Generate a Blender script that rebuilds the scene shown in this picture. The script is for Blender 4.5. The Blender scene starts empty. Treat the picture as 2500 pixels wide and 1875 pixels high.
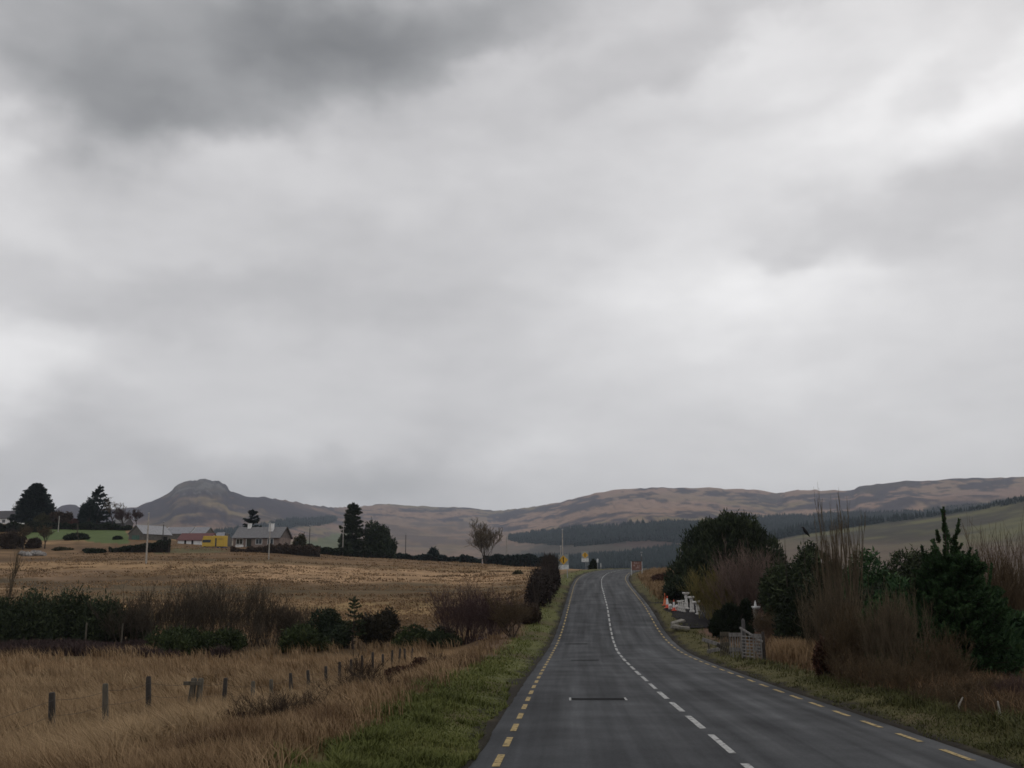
import bpy, math, random
import numpy as np
from math import radians, sin, cos, pi

# ---------------------------------------------------------------- basics
SC = bpy.context.scene
COL = SC.collection
CAMZ = 1.78
F = 2400.0
PITCH = math.atan(462 / 2400)
CP, SP = cos(PITCH), sin(PITCH)


def ray(px, py):
    u = (px - 1250) / F
    v = (937.5 - py) / F
    return (u, CP - v * SP, SP + v * CP)


def at(px, py, Y):
    d = ray(px, py)
    t = Y / d[1]
    return (d[0] * t, Y, CAMZ + d[2] * t)


def proj(x, y, z):
    yy = y * CP + (z - CAMZ) * SP
    zz = -y * SP + (z - CAMZ) * CP
    yy = np.maximum(yy, 0.01)
    return 1250 + F * x / yy, 937.5 - F * zz / yy


def hsh(xi, yi, seed):
    h = (xi.astype(np.int64) * 374761393 + yi.astype(np.int64) * 668265263 + seed * 974711) & 0xffffffff
    h = ((h ^ (h >> 13)) * 1274126177) & 0xffffffff
    h = (h ^ (h >> 16)) & 0xffffff
    return h / float(0xffffff)


def vnoise(x, y, seed=0):
    x = np.asarray(x, float); y = np.asarray(y, float)
    xi = np.floor(x); yi = np.floor(y)
    fx = x - xi; fy = y - yi
    fx = fx * fx * (3 - 2 * fx); fy = fy * fy * (3 - 2 * fy)
    a = hsh(xi, yi, seed); b = hsh(xi + 1, yi, seed); c = hsh(xi, yi + 1, seed); d = hsh(xi + 1, yi + 1, seed)
    return (a * (1 - fx) + b * fx) * (1 - fy) + (c * (1 - fx) + d * fx) * fy


def fbm(x, y, seed=0, octv=4):
    s = 0; amp = 0.5; tot = 0
    for o in range(octv):
        s = s + amp * vnoise(x * 2 ** o, y * 2 ** o, seed + o * 17)
        tot += amp; amp *= 0.5
    return s / tot


def sstep(a, b, x):
    t = np.clip((x - a) / (b - a), 0, 1)
    return t * t * (3 - 2 * t)


# ---------------------------------------------------------------- road line and terrain height
CTRL = [(-40, -0.4, 1.6), (-20, 0.85, 0.8), (0, 2.05, 0.0), (14.2, 2.9, -0.58), (27.5, 3.64, -1.12), (45, 4.75, -1.76), (55, 5.5, -1.86),
        (63.7, 6.2, -1.62), (71.3, 6.83, -1.18), (79.3, 7.47, -0.73), (93.5, 8.55, -0.15), (112, 10.0, 0.55),
        (130, 11.8, 1.25), (145, 14.4, 1.9), (156, 18.5, 2.35), (164, 25, 2.5), (169, 34, 2.4), (171, 46, 1.9), (171, 62, 0.9), (170, 85, -1.5), (168, 120, -5)]


def catmull(P, n):
    P = np.array(P, float); out = []
    for i in range(len(P) - 1):
        p0 = P[max(i - 1, 0)]; p1 = P[i]; p2 = P[i + 1]; p3 = P[min(i + 2, len(P) - 1)]
        l1 = np.linalg.norm(p2 - p1)
        m1 = (p2 - p0) / max(np.linalg.norm(p2 - p0), 1e-6) * l1
        m2 = (p3 - p1) / max(np.linalg.norm(p3 - p1), 1e-6) * l1
        for k in range(n):
            t = k / n
            out.append((2 * t ** 3 - 3 * t * t + 1) * p1 + (t ** 3 - 2 * t * t + t) * m1 + (-2 * t ** 3 + 3 * t * t) * p2 + (t ** 3 - t * t) * m2)
    out.append(P[-1])
    return np.array(out)


_r = catmull([(c[1], c[0], c[2]) for c in CTRL], 14)
_s = np.concatenate([[0], np.cumsum(np.linalg.norm(np.diff(_r[:, :2], axis=0), axis=1))])
RS = np.arange(0, _s[-1], 0.5)
RC = np.stack([np.interp(RS, _s, _r[:, k]) for k in range(3)], 1)
_t = np.gradient(RC[:, :2], axis=0)
RT = _t / np.linalg.norm(_t, axis=1)[:, None]
RN = np.stack([RT[:, 1], -RT[:, 0]], 1)          # points to the right of travel


def road_at(s, d):
    i = np.interp(s, RS, np.arange(len(RS)))
    k = np.arange(len(RS))
    c = [np.interp(i, k, RC[:, j]) for j in range(3)]
    n = [np.interp(i, k, RN[:, j]) for j in range(2)]
    return np.stack([c[0] + n[0] * d, c[1] + n[1] * d, c[2] + 0 * np.asarray(d, float)], -1)


def s_of_y(y):
    return float(np.interp(y, RC[:300, 1], RS[:300]))


def nearest(x, y):
    """signed lateral distance to the road, and road height"""
    x = np.asarray(x, float).ravel(); y = np.asarray(y, float).ravel()
    d = np.full(x.shape, 999.0); z = np.zeros(x.shape)
    m = np.where((y < 240) & (y > -60) & (x > -90) & (x < 170))[0]
    sub = slice(0, None, 3)
    C = RC[sub]; N = RN[sub]; T = RT[sub]
    for a in range(0, len(m), 20000):
        idx = m[a:a + 20000]
        dx = x[idx][:, None] - C[None, :, 0]; dy = y[idx][:, None] - C[None, :, 1]
        k = np.argmin(dx * dx + dy * dy, axis=1)
        q = np.arange(len(idx))
        dxx = dx[q, k]; dyy = dy[q, k]
        al = dxx * T[k, 0] + dyy * T[k, 1]
        lat = dxx * N[k, 0] + dyy * N[k, 1]
        dist = np.sqrt(dxx ** 2 + dyy ** 2)
        lat = np.where(np.abs(al) < 3, lat, np.sign(lat) * dist)
        d[idx] = lat
        kk = np.clip(k * 3 + al / 0.5, 0, len(RC) - 1)
        z[idx] = np.interp(kk, np.arange(len(RC)), RC[:, 2])
    return d, z


TPX = [-800, 0, 330, 600, 900, 1150, 1320, 1450, 1620, 1900, 2500, 3500]
TY = [0, 10, 19, 28, 40, 57, 70, 85, 110, 140, 170, 205, 240, 290, 350, 450, 600]
TZ = np.array([
    [-.8, -.8, -.8, -.8, -.8, -.7, -.5, -.2, -.3, -.3, -.4, -.6],
    [-1.2, -1.2, -1.2, -1.2, -1.2, -1.1, -.8, -.5, -.6, -.7, -.8, -1],
    [-1.6, -1.6, -1.6, -1.6, -1.6, -1.5, -1.2, -.8, -.9, -1.0, -1.2, -1.6],
    [-2.3, -2.3, -2.3, -2.3, -2.3, -2.0, -1.6, -1.2, -1.2, -1.4, -1.7, -2.2],
    [-2.9, -2.9, -2.9, -2.9, -2.9, -2.6, -2.0, -1.7, -1.6, -1.7, -2.2, -3],
    [-3.3, -3.3, -3.3, -3.3, -3.3, -2.9, -2.2, -1.9, -1.7, -1.8, -2.6, -3.5],
    [-3.3, -3.3, -3.3, -3.3, -3.2, -2.8, -2.0, -1.5, -1.3, -1.6, -2.8, -4],
    [-2.8, -2.8, -2.8, -2.8, -2.8, -2.5, -1.6, -.6, -.7, -1.4, -3, -4.5],
    [-1.3, -1.3, -1.3, -1.3, -1.4, -1.3, -.5, .3, .5, -.6, -3, -5],
    [.9, .9, .9, .8, .4, .3, .8, 1.6, 2.3, 0.2, -3.5, -6],
    [3.2, 3.2, 3.4, 3.2, 2.3, 1.8, 2.0, 2.4, 2.6, -.6, -5, -8],
    [5.8, 5.8, 5.9, 5.8, 4.2, 3.3, 2.9, 2.4, 1.5, -3, -7, -10],
    [8.3, 8.3, 8.8, 8.0, 5.4, 4.2, 2.8, 0, -2, -5, -9, -12],
    [13, 13, 13.0, 8.5, 5.0, 4.1, 0, -4, -6, -8, -12, -14],
    [19, 19, 18, 2, 0, -2, -6, -9, -10, -12, -14, -16],
    [14, 14, 10, -8, -10, -12, -14, -14, -14, -15, -16, -18],
    [-18, -18, -18, -20, -20, -20, -20, -20, -20, -20, -20, -20]], float)


def table(x, y):
    yy = np.maximum(y, 40.0)
    px = 1250 + 2443 * x / yy
    fi = np.interp(px, TPX, np.arange(len(TPX)))
    fj = np.interp(y, TY, np.arange(len(TY)))
    i = np.minimum(fi.astype(int), len(TPX) - 2); j = np.minimum(fj.astype(int), len(TY) - 2)
    a = fi - i; b = fj - j
    a = a * a * (3 - 2 * a) * 0.6 + a * 0.4
    return (TZ[j, i] * (1 - a) + TZ[j, i + 1] * a) * (1 - b) + (TZ[j + 1, i] * (1 - a) + TZ[j + 1, i + 1] * a) * b


SKY = [(-3000, 1300, 4000), (-1500, 1270, 3600), (-600, 1240, 3400), (0, 1246, 3500), (112, 1252, 3500), (122, 1243, 3500), (136, 1235, 3500), (155, 1231, 3500), (172, 1233, 3500), (185, 1240, 3500), (210, 1244, 3500),
       (290, 1241, 3500), (320, 1238, 3500), (345, 1228, 3450), (390, 1209, 3400), (408, 1198, 3400), (412, 1189, 3400), (420, 1182, 3400), (434, 1176, 3400), (452, 1172, 3400), (490, 1169, 3400),
       (520, 1174, 3400), (538, 1182, 3400), (545, 1188, 3400), (549, 1196, 3400), (575, 1205, 3400), (590, 1211, 3400), (640, 1213, 3450), (700, 1223, 3600), (740, 1231, 3700),
       (800, 1238, 3900), (862, 1240, 4300), (880, 1237, 4500), (915, 1231, 4600), (960, 1231, 4700), (990, 1235, 4700), (1060, 1237, 4800), (1130, 1239, 4800), (1180, 1244, 4800),
       (1218, 1247, 4700), (1260, 1243, 4500), (1320, 1235, 4300), (1360, 1228, 4200), (1400, 1217, 4100), (1440, 1207, 4100), (1500, 1196, 4000), (1560, 1193, 4000), (1606, 1190, 4000),
       (1700, 1192, 4000), (1740, 1191, 4000), (1790, 1195, 4000), (1850, 1195, 4000), (1905, 1204, 4000), (1962, 1197, 3900), (2030, 1197, 3800), (2098, 1197, 3700), (2110, 1188, 3700),
       (2150, 1183, 3700), (2230, 1173, 3700), (2280, 1174, 3700), (2350, 1168, 3700), (2450, 1167, 3700), (2500, 1165, 3700), (2900, 1150, 3700), (3600, 1180, 3700), (5000, 1290, 4000)]
GREEN = [(1600, 1420), (1700, 1385), (1790, 1345), (1880, 1319), (1950, 1304), (2100, 1283), (2250, 1264), (2400, 1242), (2500, 1217), (2800, 1165), (3400, 1150), (5000, 1300)]


def far_height(x, y):
    r = np.hypot(x, y)
    yy = np.where(y > 0.25 * r, y, 0.25 * r)
    px = 1250 + 2443 * x / yy
    s = np.array(SKY, float)
    row = np.interp(px, s[:, 0], s[:, 1]); R = np.interp(px, s[:, 0], s[:, 2])
    row = row + (vnoise(px / 5.5, px * 0, 61) - .5) * 3.4 * sstep(396, 410, px) * (1 - sstep(548, 566, px)) + (vnoise(px / 14, px * 0, 62) - .5) * 2.4
    cz = np.maximum(yy / r, 0.3)
    zr = CAMZ + (1400 - row) / 2443 * R * cz
    zr = np.where(y < 0, 60.0, zr)
    r0 = 700.0
    t = np.clip((r - r0) / (R - r0), 0, 1)
    p = np.interp(px, [0, 500, 900, 1300, 1700, 2500], [1.55, 1.6, 1.45, 1.35, 1.3, 1.3])
    g = t ** p
    nz = (fbm(x / 420, y / 420, 5, 4) - 0.5) * 44 + (fbm(x / 110, y / 110, 9, 3) - 0.5) * 12
    h1 = -20 + (zr + 20) * g + nz * np.clip(t * 3, 0, 1) * np.clip((1 - t) * 2.2 + 0.05, 0, 1)
    h1 = np.where(r > R, zr - (r - R) * 0.25, h1)
    gg = np.array(GREEN, float)
    grow = np.interp(px, gg[:, 0], gg[:, 1]); G = 1250.0
    zg = CAMZ + (1400 - grow) / 2443 * G * cz
    tg = np.clip((r - 420) / (G - 420), 0, 1)
    h2 = -18 + (zg + 18) * tg ** 1.25 + (fbm(x / 200, y / 200, 31, 3) - 0.5) * 10 * np.clip(tg * 4, 0, 1) * np.clip((1 - tg) * 3, 0, 1)
    h2 = np.where(r > G, zg - (r - G) * 0.12, h2)
    h2 = np.where((px < 1600) | (y < 0), -60, h2)
    return np.maximum(np.maximum(h1, h2), -70)


def H(x, y, carve=True, det=False):
    x = np.atleast_1d(np.asarray(x, float)); y = np.atleast_1d(np.asarray(y, float))
    shp = x.shape
    x = x.ravel(); y = y.ravel()
    r = np.hypot(x, y)
    base = table(x, y)
    base = base + (fbm(x / 9, y / 5, 3, 3) - 0.5) * 0.5 * np.clip(r / 60, 0.2, 1.0)
    d, rz = nearest(x, y)
    ad = np.abs(d)
    w = np.where(d < 0, sstep(5.6, 10.0, ad), sstep(5.2, 12.0, ad))
    hump = 0.10 * sstep(3.4, 4.4, ad) * (1 - sstep(5.5, 8, ad)) + (fbm(x / 1.3, y / 1.3, 8, 2) - 0.5) * 0.12 * sstep(3.4, 4.2, ad)
    z = np.where(ad < 900, (rz + hump) * (1 - w) + base * w, base)
    if carve:
        z = z - 0.14 * (1 - sstep(3.15, 3.35, ad))
    fz = far_height(x, y)
    k = sstep(430, 640, r)
    z = z * (1 - k) + fz * k
    z = np.where((y < 0) & (r < 430), np.where(ad < 900, z, -0.8), z)
    if det:
        return z.reshape(shp), d.reshape(shp)
    return z.reshape(shp)


def gz(x, y):
    return float(H([x], [y])[0])


def spot(px, Y, row=1450):
    x, y, _ = at(px, row, Y)
    return x, y, gz(x, y)


# ---------------------------------------------------------------- mesh helpers
def np_mesh(name, verts, quads=None, tris=None, smooth=False):
    verts = np.asarray(verts, np.float32).reshape(-1, 3)
    me = bpy.data.meshes.new(name)
    q = np.zeros((0, 4), np.int32) if quads is None or len(quads) == 0 else np.asarray(quads, np.int32)
    t = np.zeros((0, 3), np.int32) if tris is None or len(tris) == 0 else np.asarray(tris, np.int32)
    me.vertices.add(len(verts)); me.vertices.foreach_set('co', verts.ravel())
    nl = q.size + t.size
    me.loops.add(nl); me.loops.foreach_set('vertex_index', np.concatenate([q.ravel(), t.ravel()]))
    me.polygons.add(len(q) + len(t))
    st = np.concatenate([np.arange(len(q)) * 4, q.size + np.arange(len(t)) * 3]).astype(np.int32)
    me.polygons.foreach_set('loop_start', st)
    if smooth:
        me.polygons.foreach_set('use_smooth', np.ones(len(q) + len(t), bool))
    me.update(calc_edges=True)
    return me


class MB:
    """collects shapes; build() links them as ONE mesh object"""

    def __init__(self):
        self.v = []; self.f = []; self.sm = []

    def add(self, vs, fs, smooth=False):
        o = len(self.v)
        self.v += [tuple(map(float, p)) for p in vs]
        self.f += [tuple(i + o for i in f) for f in fs]
        self.sm += [smooth] * len(fs)
        return self

    def box(self, c, s, rz=0.0, taper=1.0, rx=0.0, ry=0.0):
        vs = []
        for k, sz in enumerate((-.5, .5)):
            tp = taper if k else 1.0
            for sx, sy in ((-.5, -.5), (.5, -.5), (.5, .5), (-.5, .5)):
                p = [sx * s[0] * tp, sy * s[1] * tp, sz * s[2]]
                if rx:
                    p = [p[0], p[1] * cos(rx) - p[2] * sin(rx), p[1] * sin(rx) + p[2] * cos(rx)]
                if ry:
                    p = [p[0] * cos(ry) + p[2] * sin(ry), p[1], -p[0] * sin(ry) + p[2] * cos(ry)]
                if rz:
                    p = [p[0] * cos(rz) - p[1] * sin(rz), p[0] * sin(rz) + p[1] * cos(rz), p[2]]
                vs.append((p[0] + c[0], p[1] + c[1], p[2] + c[2]))
        return self.add(vs, [(0, 3, 2, 1), (4, 5, 6, 7), (0, 1, 5, 4), (1, 2, 6, 5), (2, 3, 7, 6), (3, 0, 4, 7)])

    def tube(self, pts, rad, n=8, cap=True, smooth=True):
        pts = [np.array(p, float) for p in pts]
        if not hasattr(rad, '__len__'):
            rad = [rad] * len(pts)
        vs = []; fs = []
        for i, p in enumerate(pts):
            d = pts[min(i + 1, len(pts) - 1)] - pts[max(i - 1, 0)]
            d = d / max(np.linalg.norm(d), 1e-9)
            a = np.cross(d, (0.1, 1, 0.03) if abs(d[1]) < .9 else (1, 0, 0)); a /= np.linalg.norm(a)
            b = np.cross(d, a)
            for k in range(n):
                an = 2 * pi * k / n
                vs.append(p + rad[i] * (a * cos(an) + b * sin(an)))
        for i in range(len(pts) - 1):
            for k in range(n):
                k2 = (k + 1) % n
                fs.append((i * n + k, i * n + k2, (i + 1) * n + k2, (i + 1) * n + k))
        self.add(vs, fs, smooth)
        if cap:
            self.add(vs[:n], [tuple(range(n))[::-1]]); self.add(vs[-n:], [tuple(range(n))])
        return self

    def lathe(self, prof, n=16, c=(0, 0, 0), smooth=True, sq=False):
        vs = []; fs = []
        for r, z in prof:
            for k in range(n):
                an = 2 * pi * (k + .5) / n
                rr = r / max(abs(cos(an)), abs(sin(an))) if sq else r
                vs.append((c[0] + rr * cos(an), c[1] + rr * sin(an), c[2] + z))
        m = len(prof)
        for i in range(m - 1):
            for k in range(n):
                k2 = (k + 1) % n
                fs.append((i * n + k, i * n + k2, (i + 1) * n + k2, (i + 1) * n + k))
        self.add(vs, fs, smooth)
        self.add(vs[:n], [tuple(range(n))[::-1]]); self.add(vs[-n:], [tuple(range(n))])
        return self

    def poly(self, pts):
        return self.add(pts, [tuple(range(len(pts)))])

    def prism(self, pts, off):
        off = np.array(off, float); n = len(pts)
        a = [np.array(p, float) for p in pts]
        vs = a + [p + off for p in a]
        fs = [tuple(range(n))[::-1], tuple(range(n, 2 * n))] + [(i, (i + 1) % n, n + (i + 1) % n, n + i) for i in range(n)]
        return self.add(vs, fs)

    def build(self, name, mat, parent=None, loc=None, bevel=0):
        me = bpy.data.meshes.new(name)
        me.from_pydata(self.v, [], self.f)
        me.polygons.foreach_set('use_smooth', np.array(self.sm, bool))
        me.update()
        return link(name, me, mat, parent, loc, bevel)


def link(name, me, mat, parent=None, loc=None, bevel=0):
    o = bpy.data.objects.new(name, me)
    COL.objects.link(o)
    if mat is not None:
        me.materials.append(mat)
    if parent is not None:
        o.parent = parent
    if loc is not None:
        o.location = loc
    if bevel:
        b = o.modifiers.new('bevel', 'BEVEL'); b.width = bevel; b.segments = 2; b.limit_method = 'ANGLE'
    return o


def tag(o, label=None, cat=None, group=None, kind=None):
    if label: o['label'] = label
    if cat: o['category'] = cat
    if group: o['group'] = group
    if kind: o['kind'] = kind
    return o


def thing(name, label, cat, loc, rz=0.0, group=None):
    o = bpy.data.objects.new(name, None)
    COL.objects.link(o)
    o.empty_display_size = 0.2
    o.location = loc; o.rotation_euler = (0, 0, rz)
    return tag(o, label, cat, group)


# ---------------------------------------------------------------- materials
def new_mat(name):
    m = bpy.data.materials.new(name); m.use_nodes = True
    nt = m.node_tree; b = nt.nodes['Principled BSDF']
    return m, nt, b


def ramp(nt, cols, pos=None):
    r = nt.nodes.new('ShaderNodeValToRGB')
    e = r.color_ramp.elements
    n = len(cols)
    for i, c in enumerate(cols):
        p = pos[i] if pos else i / (n - 1)
        if i < 2:
            k = e[i]; k.position = p
        else:
            k = e.new(p)
        k.color = (c[0], c[1], c[2], 1)
    return r


def math_node(nt, op, a=None, b=None, clamp=False):
    n = nt.nodes.new('ShaderNodeMath'); n.operation = op; n.use_clamp = clamp
    for i, v in enumerate((a, b)):
        if v is None: continue
        if isinstance(v, (int, float)): n.inputs[i].default_value = v
        else: nt.links.new(v, n.inputs[i])
    return n.outputs[0]


def noise(nt, scale, detail=4, vec=None, rough=0.55, stretch=None, coord='Object'):
    tc = nt.nodes.new('ShaderNodeTexCoord')
    n = nt.nodes.new('ShaderNodeTexNoise')
    n.inputs['Scale'].default_value = scale; n.inputs['Detail'].default_value = detail; n.inputs['Roughness'].default_value = rough
    src = vec if vec is not None else tc.outputs[coord]
    if stretch:
        mp = nt.nodes.new('ShaderNodeMapping'); mp.inputs['Scale'].default_value = stretch
        nt.links.new(src, mp.inputs[0]); src = mp.outputs[0]
    nt.links.new(src, n.inputs['Vector'])
    return n.outputs[0]


def leafy(name, cols, nscale=0.9, wr=0.5, rough=0.8, spec=0.15):
    m, nt, b = new_mat(name)
    g = nt.nodes.new('ShaderNodeNewGeometry')
    nz = noise(nt, nscale, 3)
    a = math_node(nt, 'MULTIPLY', g.outputs['Random Per Island'], wr)
    c = math_node(nt, 'MULTIPLY_ADD', nz, 1.9); nt.nodes[-1].inputs[2].default_value = -0.45
    c = math_node(nt, 'MULTIPLY', c, 1 - wr)
    v = math_node(nt, 'ADD', a, c, True)
    r = ramp(nt, cols)
    nt.links.new(v, r.inputs[0]); nt.links.new(r.outputs[0], b.inputs['Base Color'])
    b.inputs['Roughness'].default_value = rough; b.inputs['Specular IOR Level'].default_value = spec
    return m


def solid(name, c, rough=0.6, var=0.25, scale=6.0, metal=0.0, spec=0.3, c2=None, bump=0.0, stretch=None):
    m, nt, b = new_mat(name)
    nz = noise(nt, scale, 5, stretch=stretch)
    lo = c2 if c2 else tuple(x * (1 - var) for x in c); hi = tuple(min(1, x * (1 + var * .6)) for x in c)
    r = ramp(nt, [lo, c, hi], [0.32, 0.52, 0.72])
    nt.links.new(nz, r.inputs[0]); nt.links.new(r.outputs[0], b.inputs['Base Color'])
    b.inputs['Roughness'].default_value = rough; b.inputs['Metallic'].default_value = metal; b.inputs['Specular IOR Level'].default_value = spec
    if bump:
        bp = nt.nodes.new('ShaderNodeBump'); bp.inputs['Strength'].default_value = bump; bp.inputs['Distance'].default_value = 0.02
        nt.links.new(nz, bp.inputs['Height']); nt.links.new(bp.outputs[0], b.inputs['Normal'])
    return m


# ---------------------------------------------------------------- camera, light, sky
cam = bpy.data.cameras.new('camera'); camo = bpy.data.objects.new('camera', cam); COL.objects.link(camo)
cam.sensor_width = 36; cam.lens = 36 * F / 2500; cam.clip_start = 0.05; cam.clip_end = 30000
camo.location = (0, 0, CAMZ); camo.rotation_euler = (pi / 2 + PITCH, 0, 0)
SC.camera = camo
SUN_EL, SUN_AZ = radians(38), radians(35)
sl = bpy.data.lights.new('sun', 'SUN'); sl.energy = 0.5; sl.angle = radians(35); sl.color = (1, 0.96, 0.9)
so = bpy.data.objects.new('sun', sl); COL.objects.link(so); so.rotation_euler = (pi / 2 - SUN_EL, 0, -SUN_AZ + pi)
SC.view_settings.view_transform = 'Standard'; SC.view_settings.look = 'None'; SC.view_settings.gamma = 1; SC.view_settings.exposure = 0
SC.cycles.max_bounces = 4; SC.cycles.diffuse_bounces = 2; SC.cycles.glossy_bounces = 2; SC.cycles.volume_bounces = 0
SC.cycles.filter_width = 1.6; SC.cycles.use_denoising = True

W = bpy.data.worlds.new('World'); SC.world = W; W.use_nodes = True


def build_sky():
    nt = W.node_tree
    bg = nt.nodes['Background']; bg.inputs['Strength'].default_value = 0.1
    sk = nt.nodes.new('ShaderNodeTexSky'); sk.sky_type = 'NISHITA'; sk.sun_disc = False
    sk.sun_elevation = SUN_EL; sk.sun_rotation = SUN_AZ
    tc = nt.nodes.new('ShaderNodeTexCoord'); sp = nt.nodes.new('ShaderNodeSeparateXYZ')
    nt.links.new(tc.outputs['Generated'], sp.inputs[0])
    az = math_node(nt, 'ARCTAN2', sp.outputs[0], sp.outputs[1]); el = math_node(nt, 'ARCSINE', sp.outputs[2])
    cb = nt.nodes.new('ShaderNodeCombineXYZ'); nt.links.new(az, cb.inputs[0]); nt.links.new(el, cb.inputs[1])

    def vn(scale, detail, stretch, seed):
        mp = nt.nodes.new('ShaderNodeMapping'); mp.inputs['Scale'].default_value = stretch; mp.inputs['Location'].default_value = (seed, seed * 1.7, seed * .3)
        nt.links.new(cb.outputs[0], mp.inputs[0])
        n = nt.nodes.new('ShaderNodeTexNoise'); n.inputs['Scale'].default_value = scale; n.inputs['Detail'].default_value = detail; n.inputs['Roughness'].default_value = 0.5
        nt.links.new(mp.outputs[0], n.inputs['Vector'])
        return n

    def warp(src, n, k):
        s = nt.nodes.new('ShaderNodeVectorMath'); s.operation = 'SUBTRACT'; nt.links.new(n.outputs['Color'], s.inputs[0]); s.inputs[1].default_value = (.5, .5, .5)
        m = nt.nodes.new('ShaderNodeVectorMath'); m.operation = 'MULTIPLY'; nt.links.new(s.outputs[0], m.inputs[0]); m.inputs[1].default_value = (k * 1.3, k, 0)
        a = nt.nodes.new('ShaderNodeVectorMath'); a.operation = 'ADD'; nt.links.new(src, a.inputs[0]); nt.links.new(m.outputs[0], a.inputs[1])
        return a.outputs[0]
    v = warp(cb.outputs[0], vn(6.0, 2, (1, 1.6, 1), 3.1), 0.085)
    v = warp(v, vn(17.0, 6, (1, 1.4, 1), 9.2), 0.06)
    blobs = [
        (420, -80, 1500, 600, 0, -.13), (760, 140, 700, 300, -8, -.155), (1000, 30, 560, 230, -10, -.08), (650, 60, 420, 220, 0, -.03), (60, 60, 520, 330, 0, -.05),
        (260, 260, 380, 280, 25, -.14), (420, 320, 330, 140, -6, -.07), (620, 280, 460, 130, -12, -.05), (1330, 20, 380, 170, -22, -.07),
        (0, 370, 150, 140, 0, .05), (10, 530, 220, 90, 0, .03), (190, 70, 200, 110, 0, .02),
        (960, 280, 330, 70, -18, .02), (560, 375, 240, 60, 0, .02), (600, 420, 1000, 120, 0, .025), (1230, 180, 230, 70, -15, .04),
        (2470, 200, 380, 190, -22, .095), (2100, 226, 260, 100, -25, .05), (2280, 270, 600, 200, -12, .05), (2000, 300, 700, 240, -15, .04),
        (2100, 80, 620, 210, -10, .05), (1620, 120, 560, 120, -14, -.05), (1480, 240, 360, 110, -10, -.03), (1810, 140, 220, 80, -10, .04), (1830, 230, 260, 80, -10, .03), (1620, 240, 260, 80, -10, .035),
        (2290, 190, 170, 80, -25, -.035), (2330, 100, 200, 120, -30, .02),
        (2260, 520, 720, 160, -8, -.04), (1970, 590, 240, 85, -12, -.035), (1900, 420, 1000, 170, -10, .03),
        (1860, 760, 860, 380, 0, .08), (1870, 690, 540, 180, 0, .03), (2070, 665, 220, 80, 0, .03), (1930, 622, 130, 50, 0, -.04), (1740, 720, 380, 170, 0, .02),
        (430, 735, 900, 150, -5, -.05), (1150, 560, 700, 190, 0, -.01), (0, 875, 460, 200, 0, .115), (120, 795, 300, 60, 5, .03), (350, 630, 850, 70, 0, .02), (1000, 760, 600, 180, 0, -.015),
        (120, 1080, 700, 150, 0, -.05), (300, 1190, 640, 120, 0, -.06), (880, 1180, 700, 130, 0, -.10), (1030, 1090, 400, 140, -20, -.04), (560, 1060, 360, 90, 0, .02),
        (900, 640, 900, 420, 0, -.03), (1280, 1110, 200, 170, 0, .03), (1800, 1080, 1200, 200, 0, .012)]
    acc = None
    for (px, py, sx, sy, rot, amp) in blobs:
        if amp == 0: continue
        def ae(a, b):
            d = np.array(ray(a, b)); d /= np.linalg.norm(d); return math.atan2(d[0], d[1]), math.asin(d[2])
        a0, e0 = ae(px, py); a1, _ = ae(px + sx * .5, py); a2, _ = ae(px - sx * .5, py); _, e1 = ae(px, py - sy * .5); _, e2 = ae(px, py + sy * .5)
        mp = nt.nodes.new('ShaderNodeMapping'); mp.vector_type = 'TEXTURE'
        mp.inputs['Location'].default_value = (a0, e0, 0); mp.inputs['Rotation'].default_value = (0, 0, radians(-rot)); mp.inputs['Scale'].default_value = (abs(a1 - a2), abs(e1 - e2), 1)
        nt.links.new(v, mp.inputs[0])
        ln = nt.nodes.new('ShaderNodeVectorMath'); ln.operation = 'LENGTH'; nt.links.new(mp.outputs[0], ln.inputs[0])
        mr = nt.nodes.new('ShaderNodeMapRange'); mr.interpolation_type = 'SMOOTHSTEP'
        mr.inputs['From Min'].default_value = 0; mr.inputs['From Max'].default_value = 1; mr.inputs['To Min'].default_value = amp; mr.inputs['To Max'].default_value = 0
        nt.links.new(ln.outputs['Value'], mr.inputs['Value'])
        acc = mr.outputs[0] if acc is None else math_node(nt, 'ADD', acc, mr.outputs[0])
    d1 = vn(5.0, 6, (1, 3.0, 1), 1.3); d2 = vn(16.0, 5, (1, 2.2, 1), 5.3)
    t1 = math_node(nt, 'MULTIPLY_ADD', d1.outputs[0], 0.065); nt.nodes[-1].inputs[2].default_value = -0.0325
    t2 = math_node(nt, 'MULTIPLY_ADD', d2.outputs[0], 0.06); nt.nodes[-1].inputs[2].default_value = -0.03
    V = math_node(nt, 'ADD', acc, 0.828); V = math_node(nt, 'ADD', V, t1); V = math_node(nt, 'ADD', V, t2)
    V = math_node(nt, 'MAXIMUM', V, 0.2)
    L = math_node(nt, 'POWER', V, 2.25); L = math_node(nt, 'MULTIPLY', L, 10.0)
    tint = ramp(nt, [(0.98, 1.0, 1.03), (1.003, 0.991, 1.005), (1.003, 0.994, 0.996)], [0.5, 0.78, 0.95])
    nt.links.new(V, tint.inputs[0])
    cm = nt.nodes.new('ShaderNodeVectorMath'); cm.operation = 'SCALE'; nt.links.new(tint.outputs[0], cm.inputs[0]); nt.links.new(L, cm.inputs['Scale'])
    # the ground side of the world stays dim
    up = nt.nodes.new('ShaderNodeMapRange'); up.inputs['From Min'].default_value = -0.06; up.inputs['From Max'].default_value = -0.01
    up.inputs['To Min'].default_value = 0.12; up.inputs['To Max'].default_value = 1; nt.links.new(sp.outputs[2], up.inputs['Value'])
    cm2 = nt.nodes.new('ShaderNodeVectorMath'); cm2.operation = 'SCALE'; nt.links.new(cm.outputs[0], cm2.inputs[0]); nt.links.new(up.outputs[0], cm2.inputs['Scale'])
    mx = nt.nodes.new('ShaderNodeMix'); mx.data_type = 'RGBA'; mx.inputs[0].default_value = 0.97
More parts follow.
